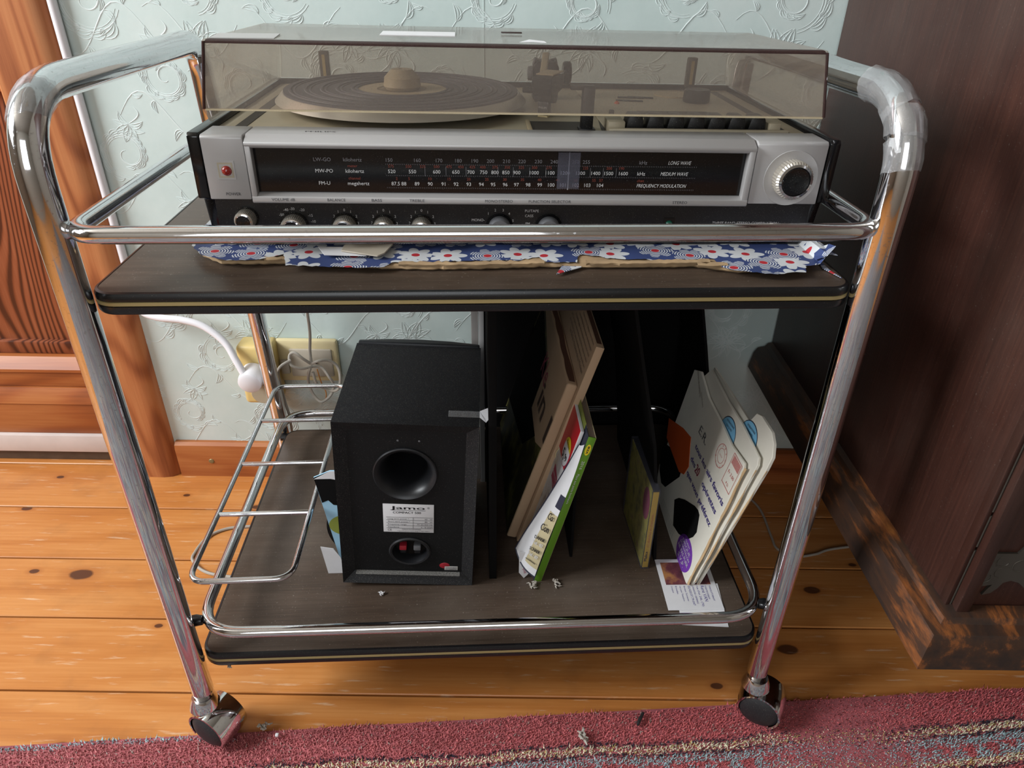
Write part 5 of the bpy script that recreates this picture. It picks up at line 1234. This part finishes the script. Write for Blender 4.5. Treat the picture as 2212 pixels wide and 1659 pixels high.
MB().prism([(.0838+.0247*math.cos(i*PI/14), .2025+.0212*math.sin(i*PI/14)) for i in range(28)], -.0006, -.0003, 'x').build('blue_label', M['labelblue'], e2)
e3 = env('white_envelope', 'white envelope with blue label and torn open flap, rearmost of the three leaning envelopes', [(.0, .004), (-.021, .224), (-.0205, .242), (-.010, .255), (.004, .262), (.040, .262), (.052, .258), (.060, .240), (.13, .238), (.21, .235), (.22, .01)], .0145, .0045)
MB().prism([(.046+.026*math.cos(i*PI/14), .224+.022*math.sin(i*PI/14)) for i in range(28)], -.0003, 0, 'x').build('blue_label_rim', M['navy'], e3)
MB().prism([(.046+.0247*math.cos(i*PI/14), .224+.0207*math.sin(i*PI/14)) for i in range(28)], -.0006, -.0003, 'x').build('blue_label', M['labelblue'], e3)
for e, y, z in ((e2, .084, .218), (e3, .046, .238)):
    tb = MB(); text(tb, 'INTERNATIONALE', cover_M(-.0009, y, z-.002, .1), .0030, width=.026); text(tb, 'DISQUES', cover_M(-.0009, y, z-.008, .1), .0030, width=.020); tb.build('label_lettering', M['navy'], e)
for (e, pts) in ((e1, [(-.0035, .004), (-.0035, .208)]), (e2, [(-.013, .215), (-.004, .012)]), (e3, [(-.022, .222), (-.001, .004)])):
    a, b = pts; n = 12; vs = []; fs = []
    for i in range(n+1):
        t = i/n; y = a[0]+(b[0]-a[0])*t + .0015*math.sin(i*1.3); z = a[1]+(b[1]-a[1])*t
        vs += [(.0002, y+.003, z), (.0014, y, z), (.0030, y+.001, z), (.0044, y+.003, z)]
    for i in range(n):
        for q in range(3): fs.append((i*4+q, i*4+q+1, (i+1)*4+q+1, (i+1)*4+q))
    MB().add(vs, fs).build('torn_edge', M['enveloped'], e)
# print on the front envelope
MB().prism([(.2139, .0358), (.235, .060), (.236, .074), (.1604, .1045), (.150, .098), (.1433, .0781), (.1726, .034), (.19, .028)], -.0004, 0, 'x').build('window_print', M['blackcard'], e1)
def P1(n, poly, m): MB().prism(poly, -.0005, 0, 'x').build(n, m, e1)
P1('cut_window', [(.0464, .0880), (.0339, .0676), (.0370, .0560), (.0477, .0414), (.075, .026), (.100, .020), (.128, .046), (.118, .058), (.10, .070), (.068, .086), (.055, .0895)], M['blackcard'])
P1('orange_label', [(.130, .108), (.1500, .128), (.1600, .1396), (.195, .132), (.255, .110), (.235, .085), (.150, .082), (.134, .090)], M['orange'])
tb = MB()
for s_, y, z, wd in (('tous les airs favoris', .136, .1385, .130), ('des        op\u00e9rettes', .133, .1185, .120), ('que vous pr\u00e9f\u00e9rez', .127, .0975, .115)):
    text(tb, s_, cover_M(-.0006, y, z), .0082, align='l', width=wd, bold=.00045)
tb.build('violet_lettering', M['violet_ink'], e1)
tb = MB(); text(tb, '20', cover_M(-.0007, .1015, .1165), .0135, align='c', width=.0150, bold=.0004); tb.build('red_numeral', M['crimson'], e1)
tb = MB(); text(tb, 'E.R.', cover_M(-.0006, .128, .160), .0125, width=.034, bold=.0002); tb.build('pencil_letters', M['grey_ink'], e1)
tb = MB(); text(tb, 'FESTIVAL DE L\'OP\u00c9RETTE', cover_M(-.0006, .205, .205, -.5), .0045, width=.045); text(tb, 'DISQUES PARIS', cover_M(-.0006, .175, .196, -.5), .003, width=.025); tb.build('return_lettering', M['kraft_ink'], e1)
tb = MB()
cy, cz = .061, .180
def ringp(mb, y, z, r, w_, n=32, s_=1.0):
    vs = []; fs = []
    for i in range(n):
        a = 2*PI*i/n; vs += [(-.0006, y+r*math.cos(a), z+r*s_*math.sin(a)), (-.0006, y+(r-w_)*math.cos(a), z+(r-w_)*s_*math.sin(a))]
    for i in range(n): j = (i+1) % n; fs.append((2*i, 2*i+1, 2*j+1, 2*j))
    mb.add(vs, fs)
ringp(tb, cy, cz, .0165, .0008); ringp(tb, cy, cz, .0105, .0006)
for k2 in range(11):
    a = 2*PI*k2/11 + .2; text(tb, 'BRUXELLES X'[k2], cover_M(-.0006, cy - .0132*math.sin(a), cz + .0132*math.cos(a) - .001, -a), .0030)
text(tb, '10.10.67', cover_M(-.0006, cy, cz-.001), .0020, width=.010)
MB0 = tb
for (a, b, c_, d_) in ((.004, .034, .160, .1609), (.004, .034, .2050, .2059), (.004, .0047, .160, .2059), (.0333, .034, .160, .2059)):
    tb.add([(-.0006, a, c_), (-.0006, b, c_), (-.0006, b, d_), (-.0006, a, d_)], [(0, 1, 2, 3)])
for k2 in range(6): tb.add([(-.0006, .0065, .1920+k2*.002), (-.0006, .0315, .1920+k2*.002), (-.0006, .0315, .1933+k2*.002), (-.0006, .0065, .1933+k2*.002)], [(0, 1, 2, 3)])
text(tb, 'Fr 3.00', cover_M(-.0006, .019, .178), .0050, width=.020); text(tb, 'P.D.', cover_M(-.0006, .018, .164), .0040)
tb.build('postmark', M['stamp_ink'], e1)
P1('purple_sticker', [(.062+.0255*math.cos(i*PI/16), .0128+.0185*math.sin(i*PI/16)*1.0) for i in range(32)] and [(.0400+.0300*math.cos(i*PI/16), .0225+.0235*math.sin(i*PI/16)) for i in range(32)], M['purple'])
tb = MB()
for s_, z, sz, wd in (('CLIENT', .0385, .0030, .020), ('DISQUE', .0315, .0050, .036), ('\u00c9CHANTILLON', .0255, .0038, .044), ('NE PAS PLIER', .0175, .0054, .048), ('S.V.P.', .0080, .0064, .028)):
    text(tb, s_, cover_M(-.0008, .0400, z-.001), sz, width=wd, bold=.0002)
tb.build('sticker_lettering', M['paper'], e1)
tb = MB()
for i in range(4): text(tb, 'abonnez-vous au club du disque et recevez chaque mois', cover_M(-.0006, .125, .012-i*.0040+.006), .0018, width=.075)
tb.build('small_print', M['grey_ink'], e1)

# ---- printed cards lying on the shelf
def flatcard(name, label, u, v, rz, w_, d_, h, parts, n_=None):
    e = thing(name, label, 'card', tframe(u, v, h, rz=rz))
    MB().box(-w_/2, w_/2, -d_/2, d_/2, 0, .0006).build('card_sheet', M['paper'], e); parts(e)
def prt(e):
    MB().box(-.031, .031, -.002, .040, .0006, .0008).build('photograph', M['hillphoto'], e)
    tb = MB(); RM = Matrix.Rotation(-PI/2, 4, 'Z')
    for i, (s_, sz) in enumerate((('POINCELOTS BENOIT', .0022), ('FONDATEUR RENOM', .0022), ('Ren\u00e9 VAN', .0048), ('rue d\'en 246, (70)', .0028), ('LIVRAISONS - DEMENAG', .0022), ('02/420.07.79-047', .0030), ('Bureaux Tervueren', .0022), ('rue Leon Theodore', .0022), ('Bruxelles', .0022), ('Comptoir', .0022))):
        text(tb, s_, Matrix.Translation((.027 - i*.0058, -.0045, .0008)) @ RM, sz, align='l', width=min(.038, len(s_)*sz*.72))
    tb.build('card_lettering', M['violet_ink'], e)
flatcard('address_card', 'white photo card with violet print lying under the foot of the envelopes', 0.6325, 0.092, -.02, 0.075, 0.093, LZ+.0010, prt)
flatcard('address_card', 'white card edge poking out in front of the chrome rail near the lower right corner', 0.640, 0.057, -.10, 0.060, 0.075, LZ+.0002, lambda e: None)

# ---- lint and crumbs
def lint(name, label, P, s_, m, n=9, cat='lint'):
    rj = random.Random(int(P[0]*1000)+3); mb = MB()
    for i in range(n):
        a = rj.uniform(0, 2*PI); l = s_*rj.uniform(.4, 1)
        p0 = Vector((rj.uniform(-s_, s_)*.4, rj.uniform(-s_, s_)*.4, .001)); p1 = p0 + Vector((math.cos(a)*l*.5, math.sin(a)*l*.5, rj.uniform(.001, s_*.5))); p2 = p1 + Vector((math.cos(a+1)*l*.4, math.sin(a+1)*l*.4, -rj.uniform(0, .3)*s_*.5))
        mb.tube([p0, p1, p2], [s_*.09, s_*.12, s_*.05], 5)
    tag(mb.build(name, m, None, M=Matrix.Translation(P)), label, cat)
lint('lint_ball', 'grey ball of lint on the lower shelf in front of the green catalogue', T(0.452, 0.100, LZ), .010, M['dust'], 16)
lint('lint_ball', 'small patch of lint under the foot of the curled brochure', T(0.418, 0.094, LZ), .009, M['dust'], 14)
lint('lint_ball', 'white wisp of lint at the front foot of the loudspeaker', T(0.212, 0.090, LZ), .007, M['paper'], 7)
lint('lint_ball', 'grey wisp of lint on the red rug edge beside the left caster', (-0.323, 0.583, .009), .012, M['dust'], 12)
lint('lint_ball', 'long grey twist of lint on the red band of the rug', (0.103, 0.573, .010), .016, M['dust'], 8)
lint('lint_ball', 'dust tuft hanging below the front left corner of the lower shelf', T(0.030, 0.004, LZ-.030), .006, M['dust'], 8)
tag(MB().tube([(0, 0, 0), (.004, .008, .002), (.010, .018, .001)], [.002, .0026, .0018], 8).build('twig', M['rubber'], None, M=Matrix.Translation((0.175, 0.592, .011))), 'short black twig lying on the red band of the rug', 'twig')
tag(MB().box(-.0022, .0022, -.0022, .0022, 0, .004, .001).build('crumb', M['paper'], None, M=Matrix.Translation((-0.302, 0.570, .010))), 'white crumb on the rug to the right of the left caster', 'crumb')

for o in bpy.data.objects:
    if o.parent and any(k in o.name for k in ('lettering', 'print', 'postmark', 'engraving')) and len(o.data.vertices if o.data else []) > 60: o['kind'] = 'stuff'
